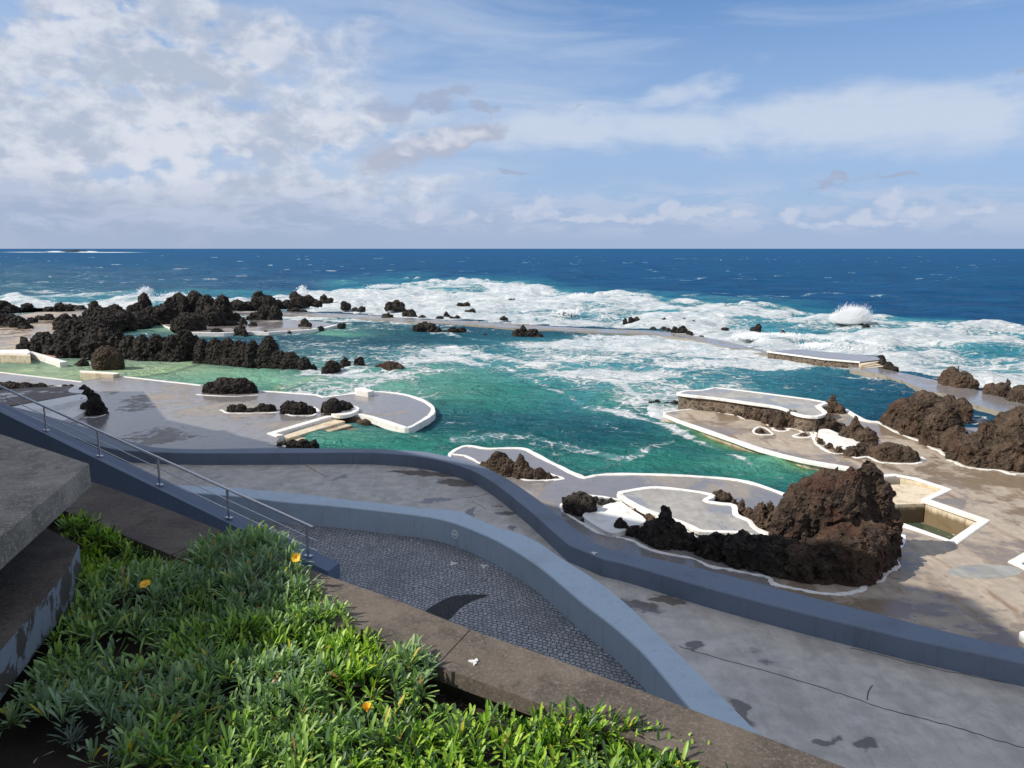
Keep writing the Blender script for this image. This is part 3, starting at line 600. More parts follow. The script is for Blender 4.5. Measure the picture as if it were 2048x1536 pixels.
# ------------------------------------------------------------------ far sea wall, platform, left platforms
M_SWT = mat_deck('wet_sea_wall', (.30, .28, .26), (.17, .17, .18), (.3, .22, .12), .6, .3, rust=.4)
def strip(name, up, lo, z, z0, label, mat=M_DECK, side=M_SEAW):
    return tag(prism(name, px(up, z)+px(lo[::-1], z), z, z0, mat, side=side), label, 'sea wall')
strip('sea_wall', [(150, 617), (300, 620), (560, 623), (600, 624), (737, 630), (805, 636), (942, 642), (1044, 649), (1181, 657), (1303, 661), (1360, 667), (1407, 674), (1450, 682), (1490, 692), (1540, 705)],
      [(150, 622), (300, 626), (560, 630), (600, 630), (737, 638), (805, 643), (942, 650), (1044, 657), (1181, 664), (1303, 669), (1360, 675), (1407, 684), (1450, 694), (1490, 703), (1540, 712)], -.14, -1.5, 'low concrete sea wall between the pools and the surf', M_SWT)
strip('sea_wall', [(1700, 722), (1767, 738), (1825, 750), (1883, 763), (1966, 783), (2048, 808), (2300, 900)], [(1700, 738), (1760, 748), (1800, 759), (1851, 781), (1894, 788), (1941, 806), (1999, 822), (2080, 850), (2300, 960)], .0, -1.5, 'wide sea wall path running to the right edge', M_DECK)
pf = empty('sea_wall_platform', at(1640, 715)); tag(pf, 'raised concrete platform with steps on the sea wall', 'platform')
P = px([(1536, 703), (1593, 698), (1751, 713), (1765, 719), (1720, 724), (1650, 718)], .28)
inv(prism('deck', P, .28, -.6, M_DECK, parent=pf, side=M_RUBBLE), pf)
inv(ribbon('white_edge', px([(1536, 703), (1650, 718), (1720, 724)], .28), .22, .31, .2, M_WHITE, parent=pf), pf)
for k in range(3):
    inv(prism('step', px([(1716, 724+k*3), (1757+k*7, 717+k*4), (1766+k*6, 722+k*5), (1722+k*2, 731+k*3)], .19-.09*k), .19-.09*k, -.4, M_CREAM, parent=pf), pf)
o = prism('pool_deck', px([(380, 666), (449, 666), (494, 664), (537, 665), (615, 660), (650, 656), (673, 650), (640, 643), (580, 640), (480, 641), (400, 640), (300, 642)]), 0, -1, M_DECK, side=M_WHITE); tag(o, 'low wet platform between the far left rocks', kind='structure')
kerb('pool_kerb', [(380, 666), (449, 666), (494, 664), (537, 665), (615, 660), (650, 656), (673, 650)], .45, .06, -.5, 'white kerb of the low far platform left of the middle', smo=1)
o = prism('pool_deck', px([(-500, 645), (30, 632), (75, 624), (175, 623), (185, 640), (115, 665), (60, 700), (30, 712), (-500, 728)]), 0, -1, M_DECKR, side=M_CREAM); tag(o, 'wet brown platform at the far left', kind='structure')
wl = empty('white_platform', at(20, 720)); tag(wl, 'white topped pool platform with stained face at the left edge', 'platform')
inv(prism('body', px([(-200, 703), (0, 701), (54, 700), (60, 704), (60, 712), (0, 710), (-200, 712)], .35), .35, -1, M_CREAM, parent=wl), wl)
inv(prism('white_top', px([(-200, 702), (0, 700), (55, 699), (61, 704), (55, 708), (0, 706), (-200, 708)], .38), .40, .352, M_WHITE, parent=wl), wl)
M_BRN = mat_paint('red_brown_floor', (.33, .20, .14), (.2, .13, .09), .5)
kerb('pool_kerb', [(58, 706), (128, 727)], .5, .12, -.6, 'white sloping kerb beside the left platform', smo=1)
o = prism('pool_deck', px([(60, 703), (70, 706), (112, 712), (108, 718), (66, 708)], .05), .05, -.6, M_BRN); tag(o, 'small red brown floor beside the left platform', kind='structure')
kerb('pool_kerb', [(96, 753), (182, 736)], .5, -.36, -.8, 'pale narrow beam lying across the shallow left pool', smo=1, mat=M_CREAM)
w = empty('low_pool_wall', at(200, 750)); tag(w, 'low white wall with cream face between shallow pool and deck', 'low wall')
inv(prism('wall', px([(160, 741), (164, 741), (240, 746), (226, 749), (161, 746)], .25), .25, -.9, M_CREAM, parent=w, side=M_CREAM), w)
inv(ribbon('white_top', px([(161, 742), (238, 747)], .27), .3, .29, .25, M_WHITE, parent=w), w)
# white block behind the tongue and the curved white seat
o = prism('white_block', px([(709, 777), (726, 776), (748, 783), (736, 786), (713, 783)], .25), .3, -.5, M_WHITE); tag(o, 'small white block at the back edge of the deck tongue', 'block')
cc = at(690, 826); ring = [cc+Vector((math.cos(a)*.75, math.sin(a)*1.3, 0)) for a in np.linspace(0, 2*math.pi, 28, endpoint=False)]
tag(prism('round_plinth', ring, .16, -.02, M_WHITE), 'round white painted foot under the rock on the tongue', 'plinth')
# sandy steps into the pool corner
st2 = empty('pool_steps', at(620, 862)); tag(st2, 'sandy steps going down into the corner of the near left pool', 'steps')
for k in range(3):
    inv(prism('step', px([(664+k*12, 833+k*3), (560+k*10, 869+k*2), (572+k*12, 873+k*1), (690+k*14, 838+k*3)], 0), -.12-.13*k, -1.2, M_CREAM, parent=st2), st2)
# left bench
bn = empty('white_bench', at(110, 830)); tag(bn, 'two stepped white painted bench beside the black rock at left', 'bench')
inv(prism('backrest', px([(-60, 832), (40, 810), (160, 788), (172, 791), (175, 797), (60, 822), (-60, 850)], .5), .5, 0, M_WHITE, parent=bn), bn)
inv(prism('seat', px([(-60, 868), (60, 833), (175, 806), (178, 818), (150, 834), (90, 850), (-60, 885)], .22), .22, 0, M_WHITE, parent=bn), bn)
o = prism('left_terrace', px([(-300, 800), (-60, 785), (60, 775), (145, 773), (140, 780), (160, 787), (40, 808), (-300, 850)], .35), .35, 0, mat_deck('brown_terrace', (.17, .135, .12), (.1, .08, .075), (.12, .07, .06), .3)); tag(o, 'brown floor between the bench and the low dark ridge', kind='structure')
tag(prism('painted_patch', smooth_line(px([(137, 783), (140, 777), (152, 772), (165, 772), (170, 778), (168, 785), (150, 786)], .38), 3, True), .38, 0, M_WHITE), 'fan shaped white painted patch behind the black rock', 'painted patch')

# ------------------------------------------------------------------ walls, walkway, cobbles
def wall(name, far, near, z1, zin, zout, mat, label, nsm=5):
    A = smooth_line(px(far, z1), nsm); Bn = smooth_line(px(near, z1), nsm)
    def res(P, n):
        L = [0]
        for a, b in zip(P, P[1:]): L.append(L[-1]+(b-a).length)
        out = []
        for s in np.linspace(0, L[-1], n):
            i = min(max(int(np.searchsorted(L, s))-1, 0), len(P)-2); f = (s-L[i])/max(L[i+1]-L[i], 1e-6); out.append(P[i].lerp(P[i+1], f))
        return out
    # closest matching of both edges
    A2 = res(A, 90); V = []; Fc = []
    from mathutils.geometry import intersect_point_line
    Bd = res(Bn, 400); B2 = []; last = 0
    for i, a in enumerate(A2):
        js = min(range(last, len(Bd)), key=lambda j: (Bd[j]-a).length); last = js; B2.append(Bd[js])
    bv = .02
    for a, b in zip(A2, B2):
        d = (b-a).normalized()
        V += [(a.x, a.y, zout), (a.x, a.y, z1-bv), (a.x+d.x*bv, a.y+d.y*bv, z1), (b.x-d.x*bv, b.y-d.y*bv, z1), (b.x, b.y, z1-bv), (b.x, b.y, zin)]
    for i in range(len(A2)-1):
        for k in range(5): Fc.append((i*6+k, i*6+k+1, i*6+k+7, i*6+k+6))
    n = (len(A2)-1)*6; Fc += [(0, 1, 2, 3, 4, 5), (n, n+1, n+2, n+3, n+4, n+5)]
    o = mesh_obj(name, V, Fc, mat); tag(o, label, 'wall'); return o, A2, B2
far = [(-200, 780), (0, 808), (130, 842), (232, 873), (290, 892), (376, 898), (470, 897), (560, 896), (700, 897), (760, 898), (845, 903), (900, 913), (931, 923), (963, 931), (1016, 958), (1077, 999), (1131, 1041), (1175, 1075), (1200, 1092), (1260, 1106), (1378, 1131), (1505, 1163), (1632, 1196), (1760, 1228), (1887, 1261), (2048, 1298), (2400, 1375)]
near = [(-250, 830), (-50, 840), (120, 868), (219, 897), (290, 903), (376, 906), (540, 906), (700, 905), (760, 906), (823, 911), (882, 921), (945, 941), (994, 970), (1030, 998), (1065, 1026), (1114, 1070), (1166, 1111), (1212, 1119), (1260, 1131), (1396, 1171), (1500, 1199), (1609, 1227), (1720, 1254), (1840, 1283), (2048, 1327), (2400, 1410)]
OW, OA, OB = wall('parapet_wall', far, near, 1.27, .79, -.05, M_GREY, 'long dark blue grey parapet wall curving between walkway and pool deck')
far = [(340, 969), (370, 971), (478, 976), (615, 989), (700, 1000), (760, 1006), (850, 1016), (919, 1022), (945, 1033), (994, 1053), (1060, 1075), (1136, 1124), (1175, 1148), (1217, 1177), (1260, 1213), (1294, 1246), (1360, 1309), (1396, 1344), (1455, 1403), (1512, 1460), (1620, 1570)]
near = [(340, 980), (370, 984), (478, 993), (560, 1003), (677, 1013), (760, 1022), (850, 1033), (897, 1043), (945, 1060), (1004, 1087), (1070, 1128), (1114, 1163), (1160, 1202), (1204, 1236), (1230, 1256), (1283, 1304), (1322, 1348), (1360, 1394), (1390, 1430), (1430, 1480), (1520, 1590)]
LW, LA, LB = wall('parapet_wall', far, near, 2.3, 1.69, .75, M_LIGHT, 'light blue grey curved parapet wall beside the cobbled path')
mid = [a.lerp(b, .5) for a, b in zip(OA, OB)]
o = prism('walkway', [Vector((p.x, p.y, 0)) for p in mid]+[Vector((20, 4, 0)), Vector((12, 1, 0)), Vector((-40, 1, 0)), Vector((-45, 20, 0))], .8, -.02, M_WALK); tag(o, 'pale stained concrete walkway between the two parapet walls', kind='structure')
mid = [a.lerp(b, .5) for a, b in zip(LA, LB)]
o = prism('cobbled_path', [Vector((p.x, p.y, 0)) for p in mid]+[Vector((2, 2.2, 0)), Vector((-12, 2.2, 0)), Vector((-18, 16, 0))], 1.7, .78, M_COB); tag(o, 'cobbled path of small grey granite setts', kind='structure')
cres = smooth_line(px([(850, 1224), (888, 1199), (923, 1190), (976, 1190), (950, 1200), (923, 1214), (897, 1240), (870, 1240)], 1.705), 4, True)
o = prism('paving_inlay', cres, 1.706, 1.69, M_COBD); tag(o, 'black crescent shaped inlay in the cobbled path', 'inlay')
# cracks in the walkway
M_CR, t, b = material('crack'); fin(t, b, (.085, .07, .055), .95)
for i, (pts, w) in enumerate([([(1359, 1293), (1415, 1310), (1530, 1342), (1655, 1379), (1771, 1418), (1910, 1455), (2048, 1496), (2200, 1540)], .016), ([(1700, 1295), (1760, 1310), (1850, 1333), (2048, 1372)], .010), ([(612, 931), (632, 943), (652, 953)], .02), ([(925, 996), (955, 993), (978, 986)], .016), ([(945, 1003), (962, 1012), (972, 1018)], .014), ([(1735, 1400), (1738, 1380), (1746, 1372)], .007)]):
    L = smooth_line(px(pts, .8), 8); L = [p+Vector((random.gauss(0, .012), random.gauss(0, .012), 0)) for p in L]
    o = ribbon('crack', L, w, .804, .79, M_CR, jit=.6, bev=.001); tag(o, 'crack line in the walkway concrete', kind='structure')
# round sign on the light wall
nb_ = min(range(len(LB)), key=lambda i: abs(proj(LB[i].x, LB[i].y, 2.0)[0]-908)); pB = LB[nb_]; dn = (LB[nb_+1]-LB[nb_-1]).normalized(); nn = Vector((dn.y, -dn.x, 0))
if nn.y > 0: nn = -nn
rt = empty('wall_sign', Vector((pB.x, pB.y, 2.02))+nn*.004); tag(rt, 'small round white disc sign on the light parapet wall', 'sign'); rt.rotation_euler = (nn.to_track_quat('Z', 'Y')).to_euler()
bm = bmesh.new(); bmesh.ops.create_cone(bm, cap_ends=True, segments=32, radius1=.115, radius2=.112, depth=.02); bm_obj('disc', bm, mat_paint('sign_white', (.85, .9, .9), (.5, .55, .55), .3), rt)
M_MARK = mat_paint('sign_mark', (.26, .33, .34), (.2, .25, .25), .2)
def markmesh(pts, w, name):
    o = ribbon(name, [Vector((x, y, 0)) for x, y in pts], w, .0125, .0095, M_MARK, bev=.0005); o.parent = rt
arc = [(.055*math.cos(a), .055*math.sin(a)+.004) for a in np.linspace(.35, 2.6, 12)]; markmesh(arc, .016, 'mark')
arc = [(.055*math.cos(a), .055*math.sin(a)-.004) for a in np.linspace(3.6, 5.9, 12)]; markmesh(arc, .022, 'mark')
# white droppings
M_DROP = mat_paint('chalky_white', (.72, .72, .70), (.5, .5, .48), .4)
def splat(u, v, z, r, label):
    c = at(u, v, z); pts = [c+Vector((math.cos(a), math.sin(a)*1.2, 0))*r*(1+.45*math.sin(3*a+u)+.25*math.sin(7*a)) for a in np.linspace(0, 2*math.pi, 26, endpoint=False)]
    tag(prism('bird_dropping', pts, z+.006, z-.002, M_DROP), label, 'dropping', 'white bird droppings')
splat(968, 1132, 1.7, .08, 'white dropping on the cobbles nearest the light wall'); splat(906, 1127, 1.7, .07, 'faint white dropping on the cobbles left of the other one'); splat(948, 1324, 6.5, .022, 'white dropping on the brown concrete coping'); splat(1188, 1106, 1.27, .06, 'white dropping on the bend of the dark parapet wall')

# ------------------------------------------------------------------ stair parapet and handrail
N0 = at(656, 1143, 2.03); F0 = at(679, 1126, 2.03); N1 = at(0, 824, 3.95); F1 = at(0, 806, 3.95)
ext = 1.45
def lin(a, b, s): return a+(b-a)*s
V = []
for s in (0, ext):
    n, f = lin(N0, N1, s), lin(F0, F1, s)
    V += [(n.x, n.y, 1.2), n, f, (f.x, f.y, 1.2)]
o = mesh_obj('stair_parapet', V, [(0, 1, 2, 3), (4, 5, 6, 7), (0, 1, 5, 4), (1, 2, 6, 5), (2, 3, 7, 6), (0, 3, 7, 4)], M_STAIR); tag(o, 'sloping slate blue parapet carrying the steel handrail', 'wall')
hr = empty('handrail', N0.lerp(F0, .45)); tag(hr, 'brushed steel handrail with two wires along the sloping parapet', 'handrail')
def cl(s, k=.42): return lin(N0.lerp(F0, k), N1.lerp(F1, k), s)
us = []
for tu in (617, 458, 320, 200, 93):
    s = min(np.linspace(0, 1.2, 1200), key=lambda s: abs(proj(*cl(s))[0]-tu)); us.append(s)
us += [us[-1]+(us[-1]-us[-2])*1.12]; us += [us[-1]+(us[-1]-us[-2])*1.1]
HR = .75
bm = bmesh.new(); tube(bm, [cl(us[0]-.012)+Vector((0, 0, HR)), cl(ext)+Vector((0, 0, HR))], .036, 14); inv(bm_obj('rail', bm, M_STEEL, hr, True), hr)
for k in (.29, .62):
    bm = bmesh.new(); tube(bm, [cl(us[0]-.02)+Vector((0, 0, HR*k)), cl(ext)+Vector((0, 0, HR*k))], .014, 8); inv(bm_obj('wire', bm, M_STEEL, hr, True), hr)
sdir = (N1-N0); ang = math.atan2(sdir.y, sdir.x)
for s in us:
    c = cl(s); bm = bmesh.new(); box(bm, c+Vector((0, 0, HR/2-.01)), (.075, .022, HR-.03), ang); po = inv(bm_obj('post', bm, M_STEEL, hr), hr)
    bm = bmesh.new(); box(bm, c+Vector((0, 0, .012)), (.2, .12, .02), ang); bp = bm_obj('base_plate', bm, M_STEEL, po)
    bp.matrix_parent_inverse = Matrix.Translation(hr.location).inverted()@Matrix.Identity(4); bp.matrix_parent_inverse = Matrix.Identity(4)

# ------------------------------------------------------------------ planter coping, slabs
RZ = 6.5
rf = [(-60, 895), (178, 962), (300, 1005), (440, 1060), (590, 1126), (680, 1160), (780, 1195), (940, 1258), (1110, 1317), (1280, 1380), (1400, 1424), (1510, 1465), (1700, 1537), (1900, 1612), (2100, 1690)]
rn = [(-60, 940), (125, 1020), (321, 1101), (500, 1175), (700, 1262), (860, 1326), (960, 1362), (1050, 1395), (1200, 1450), (1400, 1525), (1600, 1603), (1750, 1660), (1900, 1720)]
cop = empty('planter_coping', at(900, 1300, RZ)); tag(cop, 'weathered brown concrete coping slabs along the planting bed', 'coping')
cutsf = [(-1, 342), (342, 820), (820, 5000)]
def clip_line(pts, u0, u1):
    out = []
    for (a, b_) in zip(pts, pts[1:]):
        for (ua, va), (ub, vb) in [(a, b_)]:
            if ua >= u0 and ua <= u1: out.append((ua, va))
            for c in (u0, u1):
                if ua < c < ub: out.append((c, va+(vb-va)*(c-ua)/(ub-ua)))
    if pts[-1][0] <= u1: out.append(pts[-1])
    out = sorted(set(out)); return out
jf = [-60, 443, 940, 2100]; jn = [-60, 342, 872, 1900]
for k in range(3):
    g = 1.6 if k else 0
    f_ = clip_line(rf, jf[k]+g, jf[k+1]); n_ = clip_line(rn, jn[k]+g, jn[k+1])
    P = smooth_line(px(f_, RZ), 4)+smooth_line(px(n_, RZ), 4)[::-1]
    o = prism('coping_slab', P, RZ-.002*k, RZ-.10, M_RIM, parent=cop); inv(o, cop)
P = smooth_line(px(rf, RZ), 3); Q = [p+Vector((-.15, -.25, 0)) for p in P]
tag(prism('planter_wall', [p+Vector((-.03, -.05, 0)) for p in P]+Q[::-1], RZ-.1, .75, M_RIM), 'tall retaining wall under the brown coping', 'wall')
soil = px([(-400, 900), (60, 985), (321, 1090), (700, 1250), (960, 1350), (1400, 1512), (1900, 1700)], RZ)+[Vector((3.2, .8, 0)), Vector((-5, .8, 0)), Vector((-8, 5, 0))]
o = prism('soil', soil, 6.28, 5.6, M_SOIL); tag(o, 'dark soil of the planting bed', kind='structure')
def slab(pts, z, th, label, mat, side=None):
    return tag(prism('stair_slab', px(pts, z), z, z-th, mat, side=side), label, 'slab')
slab([(-400, 733), (0, 868), (178, 928), (0, 1075), (-400, 1405)], 7.3, .185, 'thick grey concrete slab jutting in at the left, the upper of two', M_SLAB)
slab([(-500, 1000), (60, 1040), (158, 1090), (136, 1140), (0, 1303), (-500, 1900)], 6.75, .26, 'lower brown concrete slab with peeling blue white edge', M_RIM, M_PEEL)
bm = bmesh.new(); box(bm, (-4.75, 4.9, 6.6), (1.5, 1.4, 1.0)); tag(bm_obj('stair_support', bm, M_SLAB), 'dark concrete support under the upper slab', 'support')

# ------------------------------------------------------------------ tall block and flank wall added outside the frame to throw the big shadow
M_BLD = mat_paint('pale_render', (.6, .58, .54), (.4, .36, .3), .3)
M_GL, t, b = material('window_glass'); fin(t, b, (.03, .04, .05), .08)
bl = empty('shadow_building', (-18, 14, 0)); tag(bl, 'tall pale block added outside the frame to cast the large shadow', 'shadow_building')
foot = [Vector(p) for p in [(-12.6, 5.6, 0), (-11.8, 13.2, 0), (-34, 35.8, 0), (-35.5, 44.6, 0), (-46, 44.6, 0), (-24, 5.6, 0)]]; tops = [21.5, 21.2, 13.8, 10.6, 10.6, 21.5]
V = [(p.x, p.y, .7) for p in foot]+[(p.x, p.y, h) for p, h in zip(foot, tops)]
inv(mesh_obj('walls', V, [(5, 4, 3, 2, 1, 0), (6, 7, 11), (7, 8, 11), (8, 9, 10), (8, 10, 11)]+[(i, (i+1) % 6, (i+1) % 6+6, i+6) for i in range(6)], M_BLD, bl), bl)
for f in range(5):
    for k in range(8):
        a, b_ = foot[1], foot[2]; d = (b_-a).normalized(); c = a+d*(2+k*3.6); nrm = Vector((d.y, -d.x, 0)); nrm = nrm if nrm.x > 0 else -nrm
        bm = bmesh.new(); box(bm, (c.x+nrm.x*.01, c.y+nrm.y*.01, 2.6+f*2.9), (1.5, .06, 1.6), math.atan2(d.y, d.x)); inv(bm_obj('window', bm, M_GL, bl), bl)
tag(prism('shade_flank', [(-6.2, -2, 0), (-5.2, -2, 0), (-5.2, 5.0, 0), (-9.4, 8.0, 0), (-11, 7, 0)], 9.75, 6.0, M_SLAB), 'plain concrete flank wall added out of view to shade the planting bed', 'wall')  # unseen wall put in to keep sun off the left of the bed

# ------------------------------------------------------------------ rocks
def lump(u, vb, vt, hw, z, deep=.9):
    P = at(u, vb, z); T = dep(P); r = hw*T/F
    Y = P.y+r*deep*.92; _, ry, rz = ray(u, vt); zt = H+Y*rz/ry
    Tt = Y*CP-((z+zt)/2-H)*SP
    return Vector(((u-1024)/F*Tt, Y, z)), r, r*deep, max(zt-z, .05), T
def make_rock(name, lumps, z, mat, label, style=0, group=None, vox=None, knob=1.0, sub=5, deep=.9, zdown=.35, cat='rock'):
    rg = random.Random(hash(label) % 99991 if False else sum(ord(c)*(i+3) for i, c in enumerate(label)))
    bm = bmesh.new(); Tm = 0; hs = []; Cs = []
    for L in lumps:
        u, vb, vt, hw = L[:4]; kind = L[4] if len(L) > 4 else 'd'
        zz = L[5] if len(L) > 5 else z
        C, rx, ry, h, T = lump(u, vb, vt, hw, zz, deep); Tm = max(Tm, T); hs.append(min(rx, h)); Wx = h+zdown
        def ell(c, a, b_, top, bot, cone):
            g = bmesh.ops.create_icosphere(bm, subdivisions=3, radius=1)['verts']; cz = bot+(top-bot)*.42
            rot = rg.uniform(0, 3)
            for v in g:
                x, y, w = v.co
                k = 1.0
                if w > 0:
                    k = (1-.52*w) if cone else (1+.18*math.sin(w*3.1))
                    w2 = w*(top-cz)
                else:
                    k = 1.12+.1*(-w) if not cone else 1.15; w2 = w*(cz-bot)
                    hl = math.hypot(x, y)
                    if hl > 1e-4: k *= min(1.0/max(hl, .55), 1.8)**.7
                v.co = (c.x+x*k*a, c.y+y*k*b_, cz+w2)
        jag = style == 0
        ell(C, rx*.84, ry*.80, zz+h*.98, zz-zdown, kind == 'c')
        if name == 'rock_ridge' and Cs:
            C0, r0, h0, z0_ = Cs[-1]
            if (C0-C).length < 3.2*(r0+rx):
                for _k in range(3):
                    f = rg.uniform(.2, .8); hh = (h0+(h-h0)*f)*rg.uniform(.45, .98); c_ = C0.lerp(C, f)+Vector((rg.uniform(-.4, .4)*rx, rg.uniform(-.6, .6)*ry, 0)); s = rg.uniform(.4, .75)
                    ell(c_, rx*s, ry*s, min(z0_, zz)+hh, min(z0_, zz)-zdown, rg.random() < .35)
        Cs.append((C, rx, h, zz))
        for q_ in range(int(sub*2.4)):
            a = rg.uniform(0, 6.28); q = rg.uniform(.2, .80); s = rg.uniform(.16, .36); hh = h*(1.02-q**1.6*(.75 if kind != 'c' else 1.0))*rg.uniform(.7, 1.04)
            ell(C+Vector((math.cos(a)*rx*q, math.sin(a)*ry*q, 0)), rx*s, ry*s, zz+max(hh, .1*h), zz-zdown, rg.random() < .45)
    for (c1, r1, h1, z1), (c2, r2, h2, z2) in zip(Cs, Cs[1:]):
        L = (c2-c1).length; m = (c1+c2)/2; zt = min(z1, z2)
        g = bmesh.ops.create_icosphere(bm, subdivisions=2, radius=1)['verts']; an = math.atan2(c2.y-c1.y, c2.x-c1.x)
        for v in g:
            x, y, w = v.co; x *= L*.62+.05; y *= min(r1, r2)*.55+.05; fz = .5 if name == 'rock_ridge' else .25; w = w*(zdown+fz*min(h1, h2))*.5+(fz*min(h1, h2)-zdown)*.5
            v.co = (m.x+x*math.cos(an)-y*math.sin(an), m.y+x*math.sin(an)+y*math.cos(an), zt+w)
    me = bpy.data.meshes.new('tmp'); bm.to_mesh(me); bm.free(); o = bpy.data.objects.new('tmp', me); COL.objects.link(o)
    md = o.modifiers.new('r', 'REMESH'); md.mode = 'VOXEL'; vs = vox or max(.035, Tm/F*1.9); md.voxel_size = vs
    dg = bpy.context.evaluated_depsgraph_get(); ev = o.evaluated_get(dg); m2 = bpy.data.meshes.new_from_object(ev)
    n = len(m2.vertices); V = np.empty(n*3, np.float32); m2.vertices.foreach_get('co', V); V = V.reshape(-1, 3).astype(float)
    N = np.empty(n*3, np.float32); m2.vertices.foreach_get('normal', N); N = N.reshape(-1, 3)
    bpy.data.objects.remove(o); bpy.data.meshes.remove(me)
    S = np.clip(np.mean(hs), .15, 1.6)*knob           # characteristic size
    P = V+rg.random()*50
    if style == 0:       # knobbly clinker
        w1, w2 = worley(P/(.55*S)); w3, w4 = worley(P/(.22*S)+9)
        D = .26*S*(.45-w1)+.14*S*(.45-w3)+.26*S*fbm(P/(1.5*S), 3)+.34*S*fbm(P/(.7*S)+5, 4, .62, True)-.11*S+.04*S*fbm(P/(.14*S), 2)
        D -= .20*S*np.clip(.14-(w2-w1), 0, .14)/.14
    else:                # massive weathered with cracks
        w1, w2 = worley(P/(.8*S)+.35*np.stack([fbm(P/(.5*S)+k*7, 2) for k in range(3)], 1)); w3, w4 = worley(P/(.3*S)+9)
        D = .40*S*fbm(P/(1.1*S), 4, .55)+.26*S*fbm(P/(.62*S)+3, 4, .58, True)-.06*S+.12*S*(.45-w1)+.07*S*(.45-w3)+.05*S*fbm(P/(.1*S), 2)
        D -= .16*S*np.clip(.11-(w2-w1), 0, .11)/.11; D -= .06*S*np.clip(.12-(w4-w3), 0, .12)/.12
    V = V+N*D[:, None]
    for fs, am in (((.62 if style else .45)*S, .72), ((.24 if style else .2)*S, .6)):
        Pw = V/fs+rg.random()*40; Pw = Pw+.25*np.stack([fbm(Pw*1.3+k*9, 2) for k in range(3)], 1); Pw[:, 2] *= .75
        key = nearest_cell(Pw); _, inv_, cn = np.unique(key, return_inverse=True, return_counts=True); inv_ = inv_.ravel()
        ce = np.stack([np.bincount(inv_, V[:, k]) for k in range(3)], 1)/cn[:, None]; nn_ = np.stack([np.bincount(inv_, N[:, k]) for k in range(3)], 1)/cn[:, None]
        nn_ += np.random.default_rng(len(cn)).normal(0, .34, nn_.shape); nn_ /= np.linalg.norm(nn_, axis=1, keepdims=True)+1e-6
        dd_ = ((V-ce[inv_])*nn_[inv_]).sum(1); V = V-nn_[inv_]*(dd_*am)[:, None]
    E = np.empty(len(m2.edges)*2, np.int32); m2.edges.foreach_get('vertices', E); E = E.reshape(-1, 2); lab = np.arange(n)
    while 1:
        mn = np.minimum(lab[E[:, 0]], lab[E[:, 1]]); old = lab.copy(); np.minimum.at(lab, E[:, 0], mn); np.minimum.at(lab, E[:, 1], mn); lab = lab[lab]
        if (lab == old).all(): break
    ids, cnt = np.unique(lab, return_counts=True)
    if len(ids) > 1:
        bm = bmesh.new(); m2.vertices.foreach_set('co', V.astype(np.float32).ravel()); bm.from_mesh(m2); bad = lab != ids[cnt.argmax()]; bm.verts.ensure_lookup_table()
        bmesh.ops.delete(bm, geom=[bm.verts[i] for i in np.nonzero(bad)[0]], context='VERTS'); bm.to_mesh(m2); bm.free(); V = V[~bad]; n = len(V)
    m2.vertices.foreach_set('co', V.astype(np.float32).ravel()); m2.update()
    m2.polygons.foreach_set('use_smooth', np.full(len(m2.polygons), False)); m2.materials.clear(); m2.materials.append(mat); m2.name = name
    o = bpy.data.objects.new(name, m2); COL.objects.link(o); tag(o, label, cat, group); return o
K, BR, RD = M_BLACK, M_BROWN, M_RED
rock = lambda ls, z, m, lb, **k: make_rock(k.pop('name', 'lava_rock'), ls, z, m, lb, **k)
# big rock island
rock([(1655, 1135, 936, 92), (1605, 1120, 955, 52), (1700, 1125, 934, 42), (1732, 1118, 914, 46), (1752, 1120, 950, 40), (1772, 1120, 1000, 34), (1590, 1130, 985, 45), (1765, 1135, 1050, 34), (1690, 1176, 1050, 80), (1740, 1150, 1040, 45), (1610, 1168, 1085, 62), (1570, 1130, 1010, 30)], 0, RD, 'biggest rock, brown and red, towering at the right of the near deck', style=1, vox=.04, knob=.62, name='big_lava_rock', deep=.85)
rock([(1560, 1158, 1074, 56), (1495, 1142, 1068, 50), (1430, 1124, 1066, 44), (1390, 1105, 1072, 28)], 0, K, 'long dark ridge running left from the biggest rock', style=1, name='rock_ridge', knob=.9)
rock([(1328, 1100, 1008, 36, 'c'), (1310, 1092, 1035, 32), (1355, 1100, 1045, 26), (1375, 1095, 1060, 22)], 0, K, 'pointed black rock in front of the near terrace', style=1, knob=.7)
rock([(1241, 1068, 1034, 15), (1268, 1075, 1050, 20), (1290, 1082, 1055, 18)], 0, K, 'small upright black rock between white patch and pointed rock', style=1)
rock([(1158, 1032, 984, 30), (1140, 1022, 992, 18), (1178, 1035, 990, 18), (1168, 1000, 982, 12)], 0, K, 'rounded black rock at the left tip of the white border', style=1)
rock([(1205, 1012, 995, 14), (1222, 1016, 997, 14), (1190, 1005, 993, 12)], 0, K, 'low black rock behind the white painted hollow', style=1)
rock([(1168, 1046, 1035, 12), (1190, 1056, 1044, 12), (1210, 1066, 1052, 12), (1226, 1068, 1058, 10)], 0, K, 'string of small stones under the white painted hollow', style=1)
rock([(1250, 1015, 1000, 10), (1275, 1030, 1012, 11), (1298, 1048, 1026, 13)], 0, BR, 'low brown rubble along the terrace edge by the hollow', style=1)
rock([(1438, 1006, 979, 23), (1452, 1004, 984, 16)], 0, BR, 'single brown boulder on the back edge of the near terrace', style=1, name='boulder')
rock([(1484, 1034, 992, 13, 'c'), (1468, 1012, 998, 9), (1498, 1040, 1012, 12)], 0, BR, 'thin upright brown rock between boulder and big rock', style=1)
rock([(1522, 1066, 1004, 22), (1540, 1045, 1000, 16, 'c'), (1555, 1075, 1015, 24), (1510, 1050, 1020, 14)], 0, BR, 'brown rock leaning against the left side of the big rock', style=1)
